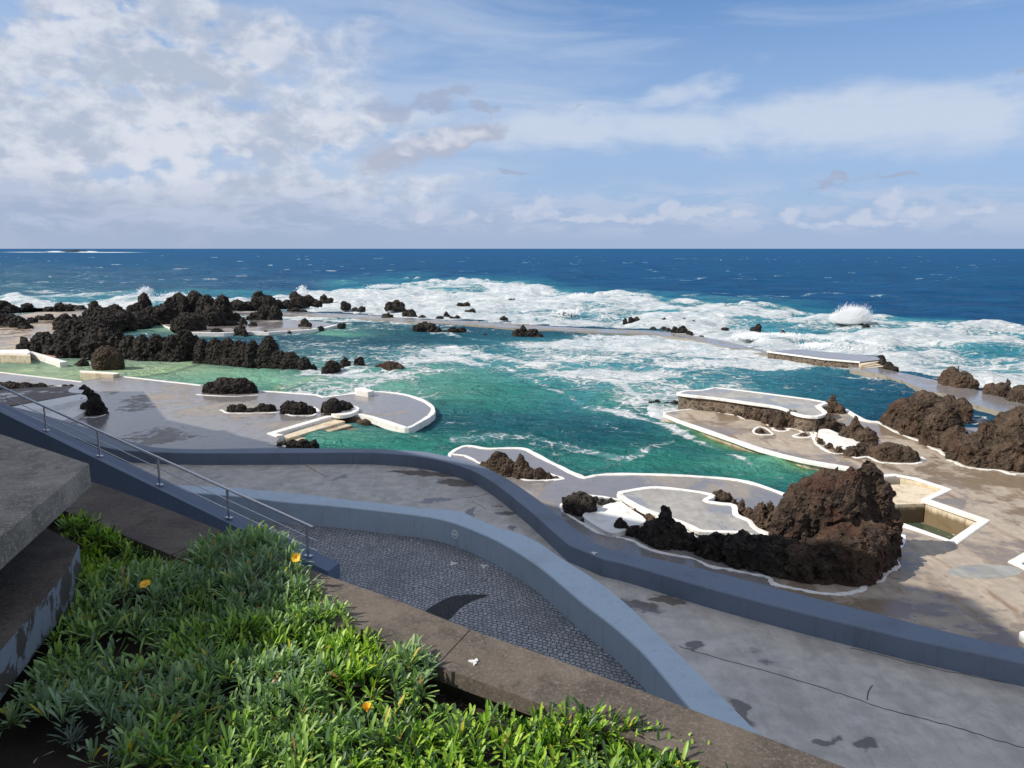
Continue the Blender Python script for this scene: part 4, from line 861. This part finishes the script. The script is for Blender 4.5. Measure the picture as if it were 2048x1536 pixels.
# twin rocks
rock([(998, 950, 900, 25), (985, 945, 915, 20), (1012, 955, 912, 22), (968, 935, 922, 12)], 0, BR, 'left of the twin knobbly rocks behind the curved wall', style=0, knob=.5)
rock([(1042, 958, 905, 20, 'c'), (1034, 955, 925, 20), (1058, 960, 935, 18)], 0, BR, 'right pointed one of the twin rocks behind the curved wall', style=0, knob=.5)
rock([(1078, 961, 934, 17), (1095, 960, 944, 14), (1112, 958, 951, 9)], 0, BR, 'low tail of rock right of the twin rocks', style=0, knob=.6)
rock([(563, 893, 882, 14), (585, 898, 879, 16), (606, 899, 877, 16), (627, 898, 878, 12)], 0, K, 'flat black rock at the pool corner behind the dark wall', knob=.8)
# deck rocks, left
rock([(425, 788, 763, 22), (450, 789, 753, 28), (480, 789, 754, 28), (500, 788, 760, 16)], 0, K, 'long domed dark rock standing alone on the left deck', knob=.5)
rock([(466, 825, 809, 15), (482, 825, 807, 14), (500, 825, 815, 12)], 0, K, 'leftmost low rock in the row on the deck', knob=.7)
rock([(525, 824, 807, 15), (540, 824, 806, 14), (512, 824, 813, 8)], 0, K, 'second rock from the left in the row on the deck', knob=.7)
rock([(582, 829, 800, 22), (600, 830, 803, 22), (620, 829, 811, 14), (568, 827, 812, 10)], 0, K, 'third and broad rock in the row on the deck', knob=.6)
rock([(665, 833, 794, 20), (650, 826, 803, 10), (685, 828, 800, 20), (698, 822, 802, 10)], 0, K, 'dark rock standing on the tongue of deck', knob=.6)
rock([(685, 838, 832, 14), (705, 842, 833, 18), (730, 845, 838, 14)], -.2, BR, 'low brown rubble under the white edge of the tongue', knob=.7)
rock([(790, 853, 847, 20), (815, 858, 852, 12), (765, 850, 844, 14)], -.28, K, 'dark wet rock foot below the tip of the tongue', knob=.7)
rock([(190, 832, 792, 20), (178, 828, 800, 18), (203, 830, 808, 12), (165, 816, 796, 15), (188, 810, 783, 15), (176, 800, 774, 14), (168, 792, 768, 12)], 0, K, 'black hooked rock beside the white bench', knob=.6)
rock([(-20, 781, 760, 30), (20, 781, 763, 26), (50, 779, 765, 24), (80, 776, 765, 14), (105, 773, 769, 8)], 0, K, 'long low black ridge at the left edge of the deck', knob=.7)
rock([(130, 773, 768, 9), (142, 773, 768, 7)], 0, K, 'tiny black rock left of the fan shaped white patch')
# shallow pool and main ridges
rock([(214, 741, 690, 30), (205, 738, 700, 22), (228, 740, 695, 20)], -.25, BR, 'round barrel shaped boulder in the shallow left pool', name='boulder', style=0, knob=.35, deep=1)
rock([(166, 732, 717, 14), (155, 731, 724, 8)], -.25, K, 'small dark rock left of the barrel shaped boulder')
rock([(50, 702, 682, 18), (48, 690, 671, 9), (85, 704, 662, 24), (120, 708, 660, 28), (150, 712, 668, 20), (110, 712, 690, 24)], -.1, K, 'left end of the long black ridge across the pool', name='rock_ridge', knob=.62, sub=8)
rock([(150, 672, 622, 14, 'c'), (140, 678, 640, 20), (165, 690, 634, 22), (190, 700, 648, 26), (120, 662, 641, 14), (210, 700, 655, 24), (185, 716, 668, 26), (240, 712, 655, 20, 'c'), (262, 716, 668, 20)], -.1, K, 'highest jagged part of the long black ridge', name='rock_ridge', knob=.6, sub=8)
rock([(285, 722, 668, 22), (315, 722, 666, 22), (345, 723, 668, 20), (370, 722, 656, 24), (392, 720, 668, 14), (355, 724, 690, 20)], -.25, K, 'middle part of the black ridge right of the boulder', name='rock_ridge', knob=.6, sub=8)
rock([(405, 726, 676, 18), (430, 728, 674, 20), (456, 730, 672, 20), (480, 732, 678, 18), (505, 736, 678, 18), (398, 728, 700, 14)], -.25, K, 'black ridge of upright columns beside the green water', name='rock_ridge', knob=.55, sub=8)
rock([(538, 738, 669, 22), (520, 736, 690, 18), (560, 740, 698, 20), (583, 741, 703, 20), (608, 742, 712, 15), (625, 741, 726, 10)], -.25, K, 'right end of the black ridge tapering into the water', name='rock_ridge', knob=.55, sub=8)
rock([(665, 744, 720, 18), (690, 734, 715, 11), (655, 746, 728, 14)], -.28, K, 'first rock in the water right of the black ridge', knob=.7)
rock([(718, 729, 714, 13)], -.28, K, 'small domed rock between the two larger ones in mid water')
rock([(765, 740, 726, 18), (782, 742, 721, 22), (800, 742, 729, 12)], -.28, BR, 'low rounded rock standing last in the row in mid water', knob=.6)
rock([(375, 663, 624, 28), (355, 660, 636, 16), (395, 661, 628, 18)], 0, K, 'large domed boulder between the two black ridges', name='boulder', knob=.5)
rock([(120, 655, 632, 12), (130, 648, 625, 14), (200, 655, 610, 24), (190, 640, 597, 13), (178, 650, 617, 16), (230, 650, 607, 24), (215, 665, 625, 28), (250, 660, 620, 24)], -.1, K, 'left half of the tall far black ridge', name='rock_ridge', knob=.62, sub=8)
rock([(290, 640, 584, 16), (272, 645, 605, 24), (305, 650, 612, 26), (335, 650, 600, 24), (280, 655, 625, 28)], -.1, K, 'knob topped middle of the tall far black ridge', name='rock_ridge', knob=.62, sub=8)
rock([(360, 640, 582, 22), (390, 640, 579, 22), (415, 645, 588, 20), (445, 648, 586, 20), (425, 655, 612, 24), (345, 640, 592, 18), (465, 645, 625, 20), (480, 640, 634, 12)], -.1, K, 'right half of the tall far black ridge', name='rock_ridge', knob=.62, sub=8)
rock([(530, 641, 609, 18), (512, 640, 622, 16), (550, 641, 612, 14), (500, 638, 629, 10)], -.1, K, 'dark pyramid rock right of the far ridge', knob=.8)
rock([(475, 621, 598, 20), (500, 620, 601, 16), (516, 616, 580, 16), (535, 617, 591, 20), (552, 615, 600, 16)], -.1, K, 'block shaped rocks on the sea side of the far ridge', name='rock_ridge', knob=.8)
rock([(588, 612, 580, 12), (602, 613, 590, 14), (575, 615, 597, 14), (618, 611, 588, 12), (632, 611, 600, 12)], -.1, K, 'two peaked sea rocks left of the main surf', name='rock_ridge', knob=.8)
rock([(648, 609, 588, 10), (658, 609, 594, 9)], -.25, K, 'domed sea rock where the main surf begins')
rock([(590, 623, 614, 10), (580, 623, 617, 8), (607, 623, 619, 8)], -.1, K, 'low flat rock on the inner side of the sea wall')
rock([(455, 653, 640, 22), (485, 650, 634, 10, 'c'), (505, 653, 643, 11)], -.05, K, 'low rocks on the far left platform', knob=.9)
rock([(475, 667, 652, 10), (484, 667, 648, 9), (490, 668, 658, 7)], -.05, K, 'two humped rock on the white kerb of the far platform')
rock([(434, 668, 656, 14)], -.1, K, 'flat domed rock at the left of the far white kerb')
rock([(609, 653, 634, 9), (617, 654, 643, 8), (602, 653, 645, 7)], 0, K, 'small peaked rock alone on the far platform')
for i, (u, a, b2, h, lb) in enumerate([(532, 667, 659, 5, 'tiny rock on the far kerb beside the two humped rock'), (577, 665, 660, 7, 'tiny flat rock midway on the far kerb'), (620, 661, 654, 4, 'tiniest rock near the end of the far kerb'), (641, 660, 651, 8, 'rounded rock near the end of the far kerb'), (683, 655, 645, 9, 'rounded rock off the tip of the far kerb')]):
    rock([(u, a, b2, h)], -.1, K, lb)
rock([(5, 622, 600, 18), (22, 624, 608, 14), (-20, 628, 603, 20)], -.1, K, 'dark rock mass at the far left edge', knob=.8)
rock([(12, 652, 626, 24), (35, 656, 634, 20), (50, 658, 640, 12), (-20, 650, 625, 24)], 0, K, 'dark rock mass on the brown platform at the left edge', knob=.8)
rock([(62, 646, 634, 12), (68, 645, 636, 8)], 0, K, 'small dark rock beside the left edge mass')
rock([(82, 641, 630, 12), (98, 641, 628, 12)], 0, K, 'flat topped rock alone on the brown platform')
rock([(54, 617, 605, 12)], -.25, K, 'single sea rock in the foam at far left')
rock([(100, 620, 612, 14), (120, 621, 605, 12), (140, 621, 607, 14), (160, 621, 611, 14)], -.25, K, 'low toothed rocks in the foam left of the ridge', knob=.9)
rock([(434, 662, 640, 1)], -5, K, 'hidden') if False else None
# rocks in the surf
surf = [([(688, 617, 601, 9), (696, 616, 604, 6)], 'squat rock in the surf nearest the domed sea rock'), ([(710, 619, 613, 8), (724, 620, 612, 8)], 'low pair in the surf left of the peaked surf rock'), ([(780, 619, 602, 12), (793, 619, 599, 12), (804, 619, 604, 8)], 'large peaked rock in the left part of the surf'),
        ([(776, 638, 625, 14)], 'pale topped rock on the sea wall path'), ([(812, 634, 620, 10), (824, 635, 616, 10)], 'peaked rock on the sea wall beside the pale topped one'), ([(844, 637, 630, 9)], 'low rock on the sea wall right of the peaked one'),
        ([(920, 615, 604, 9), (933, 615, 603, 8)], 'humped rock in the middle of the surf'), ([(977, 612, 600, 6, 'c')], 'thin upright rock in the middle of the surf'), ([(935, 628, 619, 8), (945, 628, 616, 8)], 'rock just above the sea wall in mid surf'), ([(880, 639, 631, 9)], 'flat rock on the sea wall in the middle'),
        ([(892, 635, 622, 6), (897, 636, 626, 5)], 'small peaked rock above the flat sea wall rock'), ([(903, 638, 631, 6), (915, 638, 630, 7)], 'low knobs on the sea wall in the middle'), ([(925, 633, 627, 6)], 'tiny knob on the sea wall in the middle'), ([(1008, 640, 632, 9)], 'lone dark knob on the sea wall right of the middle'),
        ([(1022, 605, 597, 8), (1029, 603, 593, 4, 'c')], 'slanted rock tip far out in the surf'), ([(1118, 634, 624, 5), (1130, 634, 622, 7), (1140, 634, 624, 6)], 'pale wet rocks veiled by spray'), ([(1250, 646, 636, 6), (1262, 647, 632, 6), (1274, 647, 631, 7)], 'spiky rocks starting the row in the right surf'),
        ([(1300, 650, 641, 7), (1312, 650, 640, 8), (1330, 650, 634, 9), (1342, 650, 640, 7)], 'middle rocks of the row in the right surf'), ([(1357, 649, 637, 7), (1367, 649, 634, 7), (1384, 650, 639, 11)], 'last rocks of the row in the right surf'),
        ([(1306, 661, 652, 8)], 'small black rock at the wall below the surf row'), ([(1327, 661, 652, 8), (1337, 662, 655, 6)], 'black double rock at the wall below the surf row'), ([(1350, 667, 652, 8), (1365, 669, 650, 11), (1378, 672, 660, 7)], 'largest black rock at the wall below the surf row'), ([(1403, 675, 670, 7)], 'tiny black rock where the sea wall bends'),
        ([(1507, 660, 652, 7), (1516, 661, 646, 8)], 'single rock in the open right surf'), ([(1620, 642, 637, 9), (1638, 643, 635, 10), (1655, 643, 633, 8)], 'flat rocks left of the tall splash'), ([(1705, 648, 643, 6), (1720, 650, 641, 8), (1733, 653, 647, 7)], 'small rocks right of the tall splash'),
        ([(1450, 657, 654, 9)], 'thin dark rock line awash in the right surf'), ([(1213, 634, 630, 8)], 'thin rock awash in mid surf'), ([(1565, 664, 659, 5)], 'tiny rock right of the single surf rock'), ([(810, 572, 566, 4)], 'tiny rock tip at the outer edge of the surf')]
for ls, lb in surf: rock(ls, -.3, K, lb, group='lava rocks in the surf', knob=.9, sub=4)
rock([(838, 664, 646, 14), (850, 663, 643, 14), (862, 664, 645, 14), (875, 664, 655, 9)], -.28, K, 'double humped rock in the pool inside the sea wall', knob=.8)
rock([(905, 666, 653, 12), (922, 665, 653, 12), (888, 665, 659, 8)], -.28, K, 'flat rock in the pool right of the double humped one', knob=.8)
rock([(1046, 672, 649, 14, 'c'), (1034, 672, 658, 12), (1066, 673, 656, 12), (1080, 674, 664, 8)], -.28, K, 'peaked rock in the pool alone before the sea wall', knob=.8)
rock([(970, 670, 667, 7)], -.28, K, 'rock barely showing in the pool left of the peaked one')
# right side
rock([(1765, 734, 706, 11, 'c'), (1760, 722, 710, 9), (1778, 740, 722, 11), (1790, 744, 732, 9)], -.1, K, 'dark rock leaning on the end of the sea wall platform', knob=.8)
rock([(1902, 775, 733, 20), (1925, 780, 740, 24), (1945, 781, 755, 16), (1915, 770, 728, 6, 'c'), (1888, 772, 745, 12)], -.1, BR, 'large pointed rock on the sea side of the right path', style=1, knob=.7)
rock([(1985, 793, 765, 18), (2005, 797, 762, 22), (2015, 790, 753, 9, 'c'), (2040, 808, 768, 26), (2070, 812, 770, 24)], -.1, BR, 'dark rock group at the right edge beyond the path', style=1, knob=.7)
rock([(1850, 878, 780, 52), (1815, 862, 795, 40), (1790, 855, 815, 26), (1885, 898, 800, 40), (1770, 848, 832, 12), (1910, 908, 850, 26)], 0, BR, 'large sloping brown rock at the right of the pools', style=1, vox=.05, knob=.6, name='big_lava_rock')
rock([(1900, 830, 790, 22), (1922, 834, 794, 18), (1935, 836, 805, 10)], -.1, BR, 'rock hump just behind the large sloping rock', style=1)
rock([(1960, 936, 862, 40), (1925, 925, 865, 28), (2000, 942, 872, 38), (2035, 944, 810, 60), (1985, 915, 835, 35), (2040, 945, 870, 40), (2090, 945, 830, 50)], 0, BR, 'massive brown rock group at the right edge of the deck', style=1, vox=.05, knob=.6, name='big_lava_rock')
rock([(1665, 827, 788, 15, 'c'), (1653, 825, 806, 14), (1680, 828, 806, 12)], 0, BR, 'pointed rock at the right end of the rubble wall terrace', style=1, knob=.7)
rock([(1650, 866, 828, 26), (1630, 862, 842, 16), (1676, 864, 845, 14)], 0, BR, 'rounded rock between rubble wall and white ledge', style=1)
rock([(1710, 888, 828, 22, 'c'), (1698, 885, 850, 22), (1730, 895, 858, 22), (1745, 900, 860, 14), (1735, 880, 850, 10)], 0, BR, 'tall cone shaped rock of the lower terrace', style=1, knob=.7)
rock([(1705, 914, 890, 20), (1730, 912, 880, 22)], 0, BR, 'dark rock foot in front of the cone shaped rock', style=1)
rock([(1780, 925, 882, 34), (1812, 926, 892, 26), (1758, 918, 890, 20)], 0, BR, 'long low brown rock at the end of the lower terrace', style=1, knob=.6)
rock([(1560, 857, 819, 20), (1583, 858, 818, 20), (1602, 856, 828, 12)], 0, BR, 'largest brown rock against the rubble wall', style=1)
rock([(1500, 838, 812, 16), (1520, 842, 815, 18), (1540, 850, 818, 16), (1478, 832, 814, 12)], 0, BR, 'row of brown rocks along the rubble wall', style=1)
rock([(1450, 828, 817, 12), (1432, 824, 814, 10), (1415, 822, 812, 8)], 0, BR, 'small stones at the left foot of the rubble wall', style=1)
for u, a, b2, h, lb in [(1494, 839, 830, 8, 'little rock inside the border by the rubble wall'), (1520, 868, 855, 11, 'first low ringed rock on the lower terrace'), (1562, 861, 854, 12, 'middle low ringed rock on the lower terrace'), (1608, 873, 864, 9, 'low ringed rock nearest the white ledge'), (1608, 862, 850, 12, 'dark stone under the small white ledge')]:
    rock([(u, a, b2, h)], 0, BR, lb, style=0)
rock([(1640, 890, 876, 9), (1660, 899, 884, 12), (1680, 906, 892, 13), (1697, 908, 893, 10)], 0, BR, 'rubble edge below the white ledge', style=0)
rock([(1303, 811, 800, 10), (1314, 811, 798, 10)], -.28, K, 'wet black rock off the left corner of the rubble wall')
rock([(1335, 812, 803, 10), (1350, 812, 800, 12)], -.28, K, 'low rocks joining the left corner of the rubble wall')
# distant islet
make_rock('islet', [(132, 505.0, 500.6, 13), (150, 505.0, 499.4, 14), (166, 505.0, 500.8, 11)], -3, K, 'tiny dark islet near the horizon on the left', knob=1, zdown=6, vox=2.0, cat='islet')

# ------------------------------------------------------------------ spray
M_SP, t, b = material('spray'); fin(t, b, (.88, .9, .92), .6)
def spray(blobs, label, n, size):
    rg = np.random.default_rng(len(label)); V = []; Fi = []
    oc = np.array([(1, 0, 0), (-1, 0, 0), (0, 1, 0), (0, -1, 0), (0, 0, 1), (0, 0, -1)]); of = np.array([(0, 2, 4), (2, 1, 4), (1, 3, 4), (3, 0, 4), (2, 0, 5), (1, 2, 5), (3, 1, 5), (0, 3, 5)])
    for (u, vb, vt, hw) in blobs:
        C, rx, ry, h, T = lump(u, vb, vt, hw, WZ); m = n
        c = rg.random(m)**.75; w = rg.normal(size=(m, 2))*.42; fl = .55+.75*np.sin(c*2.6)
        fil = fbm(np.stack([w[:, 0]*5, w[:, 1]*5, c*3], 1)+u, 3); k = c*(1+.55*fil)
        P = np.stack([C.x+w[:, 0]*rx*fl+k*rx*.35, C.y+w[:, 1]*ry*fl, WZ+k*h], 1)
        s = size*(.4+rg.random(m)**2*1.3)*(1.25-.7*c)
        b0 = (np.arange(m)*6)[:, None, None]; V.append((P[:, None, :]+oc[None]*s[:, None, None]).reshape(-1, 3)); Fi.append((of[None]+b0+sum(len(x) for x in V[:-1])).reshape(-1, 3))
    o = np_mesh('spray', np.concatenate(V), np.concatenate(Fi), M_SP, False); tag(o, label, 'spray', kind='stuff')
spray([(1695, 648, 616, 22), (1712, 650, 619, 17), (1680, 648, 627, 16), (1700, 650, 630, 30)], 'tall white splash of a wave breaking on the right', 24000, .035)
spray([(1560, 684, 668, 34), (1700, 704, 684, 44), (1640, 700, 688, 34), (1500, 680, 668, 30)], 'white spray thrown up behind the sea wall platform', 5000, .05)
spray([(603, 598, 576, 8), (600, 600, 584, 12)], 'small white splash behind the peaked sea rocks', 1800, .1)
spray([(288, 596, 577, 12), (268, 606, 590, 26), (345, 600, 586, 22)], 'white surge behind the knob topped ridge', 2200, .1)
spray([(1160, 600, 588, 22), (1190, 604, 592, 20), (1130, 634, 620, 24), (900, 572, 562, 40), (960, 576, 566, 30), (760, 578, 569, 30)], 'white spray over the breaking waves in mid surf', 1300, .1)

# ------------------------------------------------------------------ planting
M_LEAF, t, b = material('leaf'); ac = t.attr('lcol').outputs['Color']
fin(t, b, ac, .42, None, .45)
tr = t.new('ShaderNodeBsdfTranslucent'); t.put(tr.inputs[0], t.mix(1.0, ac, (1.3, 1.5, .6), 'MULTIPLY')); ms = t.new('ShaderNodeMixShader'); ms.inputs[0].default_value = .3
out = t.n['Material Output']; t.l.new(b.outputs[0], ms.inputs[1]); t.l.new(tr.outputs[0], ms.inputs[2]); t.l.new(ms.outputs[0], out.inputs[0])
PROF = np.array([(0, .10), (.25, .32), (.5, .72), (.75, 1.0), (.92, .72), (1.0, .08)])
def leaves(base, ddir, length, width, curl, colr):
    n = len(base); k = len(PROF); up = np.array((0, 0, 1.0)); side = np.cross(ddir, up); side /= np.linalg.norm(side, axis=1, keepdims=True)+1e-6
    V = np.zeros((n, k, 3, 3)); elv = np.arctan2(ddir[:, 2], np.hypot(ddir[:, 0], ddir[:, 1])); hd = ddir.copy(); hd[:, 2] = 0; hd /= np.linalg.norm(hd, axis=1, keepdims=True)+1e-6
    P = base.copy(); prev = 0
    for i, (s, w) in enumerate(PROF):
        e = elv-curl*s; step = (s-prev)*length; prev = s
        P = P+(hd*np.cos(e)[:, None]+up*np.sin(e)[:, None])*step[:, None]
        nrm = -hd*np.sin(e)[:, None]+up*np.cos(e)[:, None]; hw = (w*width/2)[:, None]
        V[:, i, 0] = P-side*hw+nrm*hw*.35; V[:, i, 1] = P; V[:, i, 2] = P+side*hw+nrm*hw*.35
    idx = np.arange(n*k*3).reshape(n, k, 3); q1 = np.stack([idx[:, :-1, 0], idx[:, :-1, 1], idx[:, 1:, 1], idx[:, 1:, 0]], -1); q2 = np.stack([idx[:, :-1, 1], idx[:, :-1, 2], idx[:, 1:, 2], idx[:, 1:, 1]], -1)
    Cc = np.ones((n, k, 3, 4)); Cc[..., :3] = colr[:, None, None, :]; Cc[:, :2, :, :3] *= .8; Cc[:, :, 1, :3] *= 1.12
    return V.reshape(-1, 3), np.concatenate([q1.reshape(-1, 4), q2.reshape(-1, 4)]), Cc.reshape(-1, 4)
def leaf_obj(name, parts, mat=M_LEAF, parent=None):
    V = []; Q = []; C = []; o = 0
    for v, q, c in parts: V.append(v); Q.append(q+o); C.append(c); o += len(v)
    ob = np_mesh(name, np.concatenate(V), np.concatenate(Q), mat, True, parent)
    a = ob.data.attributes.new('lcol', 'FLOAT_COLOR', 'POINT'); a.data.foreach_set('color', np.concatenate(C).astype(np.float32).ravel()); return ob
def inpoly(x, y, P):
    c = np.zeros(len(x), bool); n = len(P)
    for i in range(n):
        (x1, y1), (x2, y2) = P[i], P[(i+1) % n]
        m = ((y1 > y) != (y2 > y)) & (x < (x2-x1)*(y-y1)/(y2-y1+1e-12)+x1); c ^= m
    return c
BZ = 6.50
bed = [(at(u, v, BZ).x, at(u, v, BZ).y) for u, v in [(118, 1038), (200, 1062), (330, 1104), (390, 1095), (440, 1085), (510, 1086), (580, 1118), (612, 1170), (690, 1240), (780, 1290), (868, 1335), (872, 1362), (930, 1410), (1000, 1415), (1090, 1412), (1230, 1440), (1340, 1455), (1430, 1488), (1480, 1560), (1500, 1640), (1560, 1900), (-100, 1900), (-60, 1500), (70, 1330), (140, 1190)]]
rg = np.random.default_rng(11)
def mound(x, y):
    p = np.stack([x, y, x*0], 1); return .16*np.clip(fbm(p*1.7+4, 3)+.30, -.3, 1)+.05*fbm(p*5+9, 2)
N = 26000; bx = np.array(bed); X = rg.uniform(bx[:, 0].min(), bx[:, 0].max(), N); Y = rg.uniform(bx[:, 1].min(), bx[:, 1].max(), N)
ok = inpoly(X, Y, bed); X, Y = X[ok], Y[ok]
cm = at(490, 1140, BZ)
U, Vv = proj(X, Y, BZ)
gap = gauss(U, Vv, [(260, 1285, 75, 34, 1.3), (60, 1470, 130, 45, 1.3), (20, 1540, 170, 70, 1.4), (905, 1372, 42, 16, 1.4), (110, 1260, 50, 60, .7), (380, 1100, 120, 10, .6), (200, 1440, 80, 20, .9), (760, 1400, 30, 22, .5), (520, 1300, 25, 14, .4)])
keep = rg.random(len(X)) > gap+.12*(fbm(np.stack([X, Y, X*0], 1)*4, 2) < -.35); X, Y, U, Vv = X[keep], Y[keep], U[keep], Vv[keep]
# keep density about 430 rosettes a square metre
A = (bx[:, 0].max()-bx[:, 0].min())*(bx[:, 1].max()-bx[:, 1].min()); tgt = min(1, 400*A/N); kk = rg.random(len(X)) < tgt; X, Y, U, Vv = X[kk], Y[kk], U[kk], Vv[kk]
nR = len(X); NL = 8; zb = 6.38+mound(X, Y)+.13*np.exp(-((X-cm.x)**2+(Y-cm.y)**2)/(2*.42**2))
rep = lambda a: np.repeat(a, NL); az_ = rg.uniform(0, 2*np.pi, nR*NL); elv = np.radians(rg.normal(60, 17, nR*NL)).clip(.15, 1.5)
lean = .25; dd = np.stack([np.cos(az_)*np.cos(elv)+lean*.3, np.sin(az_)*np.cos(elv), np.sin(elv)], 1)
silver = gauss(U, Vv, [(480, 1160, 200, 70, .9), (330, 1200, 160, 60, .7), (350, 1380, 200, 70, .85), (150, 1420, 160, 80, .9), (820, 1330, 50, 40, .7), (690, 1430, 90, 40, .45), (540, 1500, 120, 50, .4), (1180, 1520, 60, 30, .3)])
pn_ = np.stack([X*2.2, Y*2.2, X*0], 1); silv = np.clip(silver+.5*fbm(pn_, 3), 0, 1)
sv = rep(silv); r1 = rg.random(nR*NL); r2 = rg.random(nR*NL)
green = np.array((.15, .31, .03)); lime = np.array((.40, .56, .06)); sil = np.array((.22, .32, .22)); darkg = np.array((.035, .09, .02)); yel = np.array((.45, .38, .04)); tan_ = np.array((.35, .2, .07))
col = green+(lime-green)*np.clip(r1*1.1-.1, 0, 1)[:, None]; col = np.where((r2 < .30)[:, None], darkg, col)
col = col+(sil*(.7+.6*r1)[:, None]-col)*(sv*.85)[:, None]; col = np.where((r2 > .985)[:, None], yel, col); col = np.where(((r2 > .978) & (r2 < .985))[:, None], tan_, col)
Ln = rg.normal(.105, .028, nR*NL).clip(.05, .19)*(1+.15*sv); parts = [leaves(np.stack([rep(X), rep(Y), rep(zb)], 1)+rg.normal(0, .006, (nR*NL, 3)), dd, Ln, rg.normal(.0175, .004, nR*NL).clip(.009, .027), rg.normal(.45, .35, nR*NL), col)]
o = leaf_obj('ground_cover', parts); tag(o, 'dense bed of narrow leaved green daisy ground cover', 'ground cover', kind='stuff')
# dried fallen twigs and pale leaves
n = 380; tx = rg.uniform(bx[:, 0].min(), bx[:, 0].max(), n); ty = rg.uniform(bx[:, 1].min(), bx[:, 1].max(), n); ok = inpoly(tx, ty, bed); tx, ty = tx[ok], ty[ok]; n = len(tx); a = rg.uniform(0, 6.28, n)
o = leaf_obj('dry_leaves', [leaves(np.stack([tx, ty, 6.37+mound(tx, ty)+rg.uniform(.02, .07, n)], 1), np.stack([np.cos(a), np.sin(a), rg.uniform(-.2, .5, n)], 1), rg.uniform(.03, .07, n), rg.uniform(.006, .014, n), rg.normal(.3, .5, n), np.array((.42, .40, .32))*rg.uniform(.5, 1.2, (n, 1)))]); tag(o, 'pale dry leaves scattered over the ground cover', 'dry leaves', kind='stuff')
# individual grey tufts in the dark corner
for (u, v, r, nl, lb) in [(105, 1385, .16, 60, 'silvery spiky tuft in the dark lower left corner'), (235, 1250, .16, 70, 'green grey tuft above the bare dark soil'), (140, 1475, .12, 40, 'small bluish tuft near the bottom left'), (330, 1300, .13, 60, 'tuft with pale twisted leaves right of the bare soil'), (820, 1345, .13, 70, 'grey green tuft touching the coping')]:
    c = at(u, v, 6.36); a = rg.uniform(0, 6.28, nl); e = rg.uniform(.25, 1.3, nl)
    cl_ = np.array((.20, .26, .23)) if 'silv' in lb or 'blu' in lb else np.array((.16, .23, .12))
    v3 = leaves(np.tile((c.x, c.y, c.z-.03), (nl, 1))+rg.normal(0, .02, (nl, 3))*np.array((1, 1, .2)), np.stack([np.cos(a)*np.cos(e), np.sin(a)*np.cos(e), np.sin(e)], 1), rg.uniform(.6, 1.1, nl)*r, rg.uniform(.008, .014, nl), rg.normal(.5, .3, nl), cl_*rg.uniform(.6, 1.3, (nl, 1)))
    tag(leaf_obj('leafy_tuft', [v3]), lb, 'plant', 'grey green tufts in the planting bed')
# orange tipped tuft at the right end
c = at(1462, 1500, 6.40); nl = 46; a = rg.uniform(0, 6.28, nl); e = rg.uniform(.7, 1.5, nl)
tag(leaf_obj('leafy_tuft', [leaves(np.tile((c.x, c.y, c.z-.02), (nl, 1))+rg.normal(0, .035, (nl, 3))*np.array((1, 1, .3)), np.stack([np.cos(a)*np.cos(e), np.sin(a)*np.cos(e), np.sin(e)], 1), rg.uniform(.05, .09, nl), rg.uniform(.010, .014, nl), rg.normal(.2, .2, nl), np.where(rg.random((nl, 1)) < .6, np.array((.50, .25, .09)), np.array((.3, .3, .04))))]), 'orange brown tipped tuft at the right end of the bed', 'plant', 'grey green tufts in the planting bed')
# flowers
M_PET, t, b = material('yellow_petal'); fin(t, b, t.mix(t.noise(t.pos(), 60, 3), (.85, .42, .01), (.95, .58, .02)), .5)
M_CEN, t, b = material('flower_centre'); fin(t, b, (.5, .22, .01), .8)
M_STEM, t, b = material('flower_stem'); fin(t, b, (.12, .2, .05), .6)
def flower(u, v, z, r, openness, tilt, label):
    c = at(u, v, z); root = empty('daisy_flower', (c.x, c.y, 6.36)); tag(root, label, 'flower', 'yellow daisies in the planting bed')
    np_ = 15; a = np.linspace(0, 2*math.pi, np_, endpoint=False)+.1; e = np.full(np_, R(90-openness))+rg.normal(0, .08, np_)
    cen = np.array((0, 0, c.z-6.36)); d = np.stack([np.cos(a)*np.cos(e), np.sin(a)*np.cos(e), np.sin(e)], 1)
    M = np.array(Matrix.Rotation(R(tilt), 3, 'X'))
    v3, q, cc_ = leaves(cen+d*r*.12, d, np.full(np_, r), np.full(np_, r*.30), rg.normal(.1, .1, np_), np.ones((np_, 3)))
    v3 = (v3-cen)@M.T+cen
    leaf_obj('petals', [(v3, q, cc_)], M_PET, root)
    bm = bmesh.new(); bmesh.ops.create_icosphere(bm, subdivisions=2, radius=r*.2, matrix=Matrix.Translation(cen)@Matrix.Diagonal((1, 1, .6, 1))); bm_obj('flower_centre', bm, M_CEN, root, True)
    bm = bmesh.new(); tube(bm, [(0, 0, 0), (.004, .003, cen[2]*.6), tuple(cen)], .0022, 6); bm_obj('stem', bm, M_STEM, root, True)
flower(735, 1422, 6.60, .040, 32, 5, 'half closed yellow flower near the bottom middle of the bed')
flower(291, 1170, 6.66, .038, 70, 20, 'open yellow flower in the shaded left part of the bed')
flower(593, 1116, 6.74, .036, 60, 55, 'yellow flower at the top of the bed before the handrail foot')
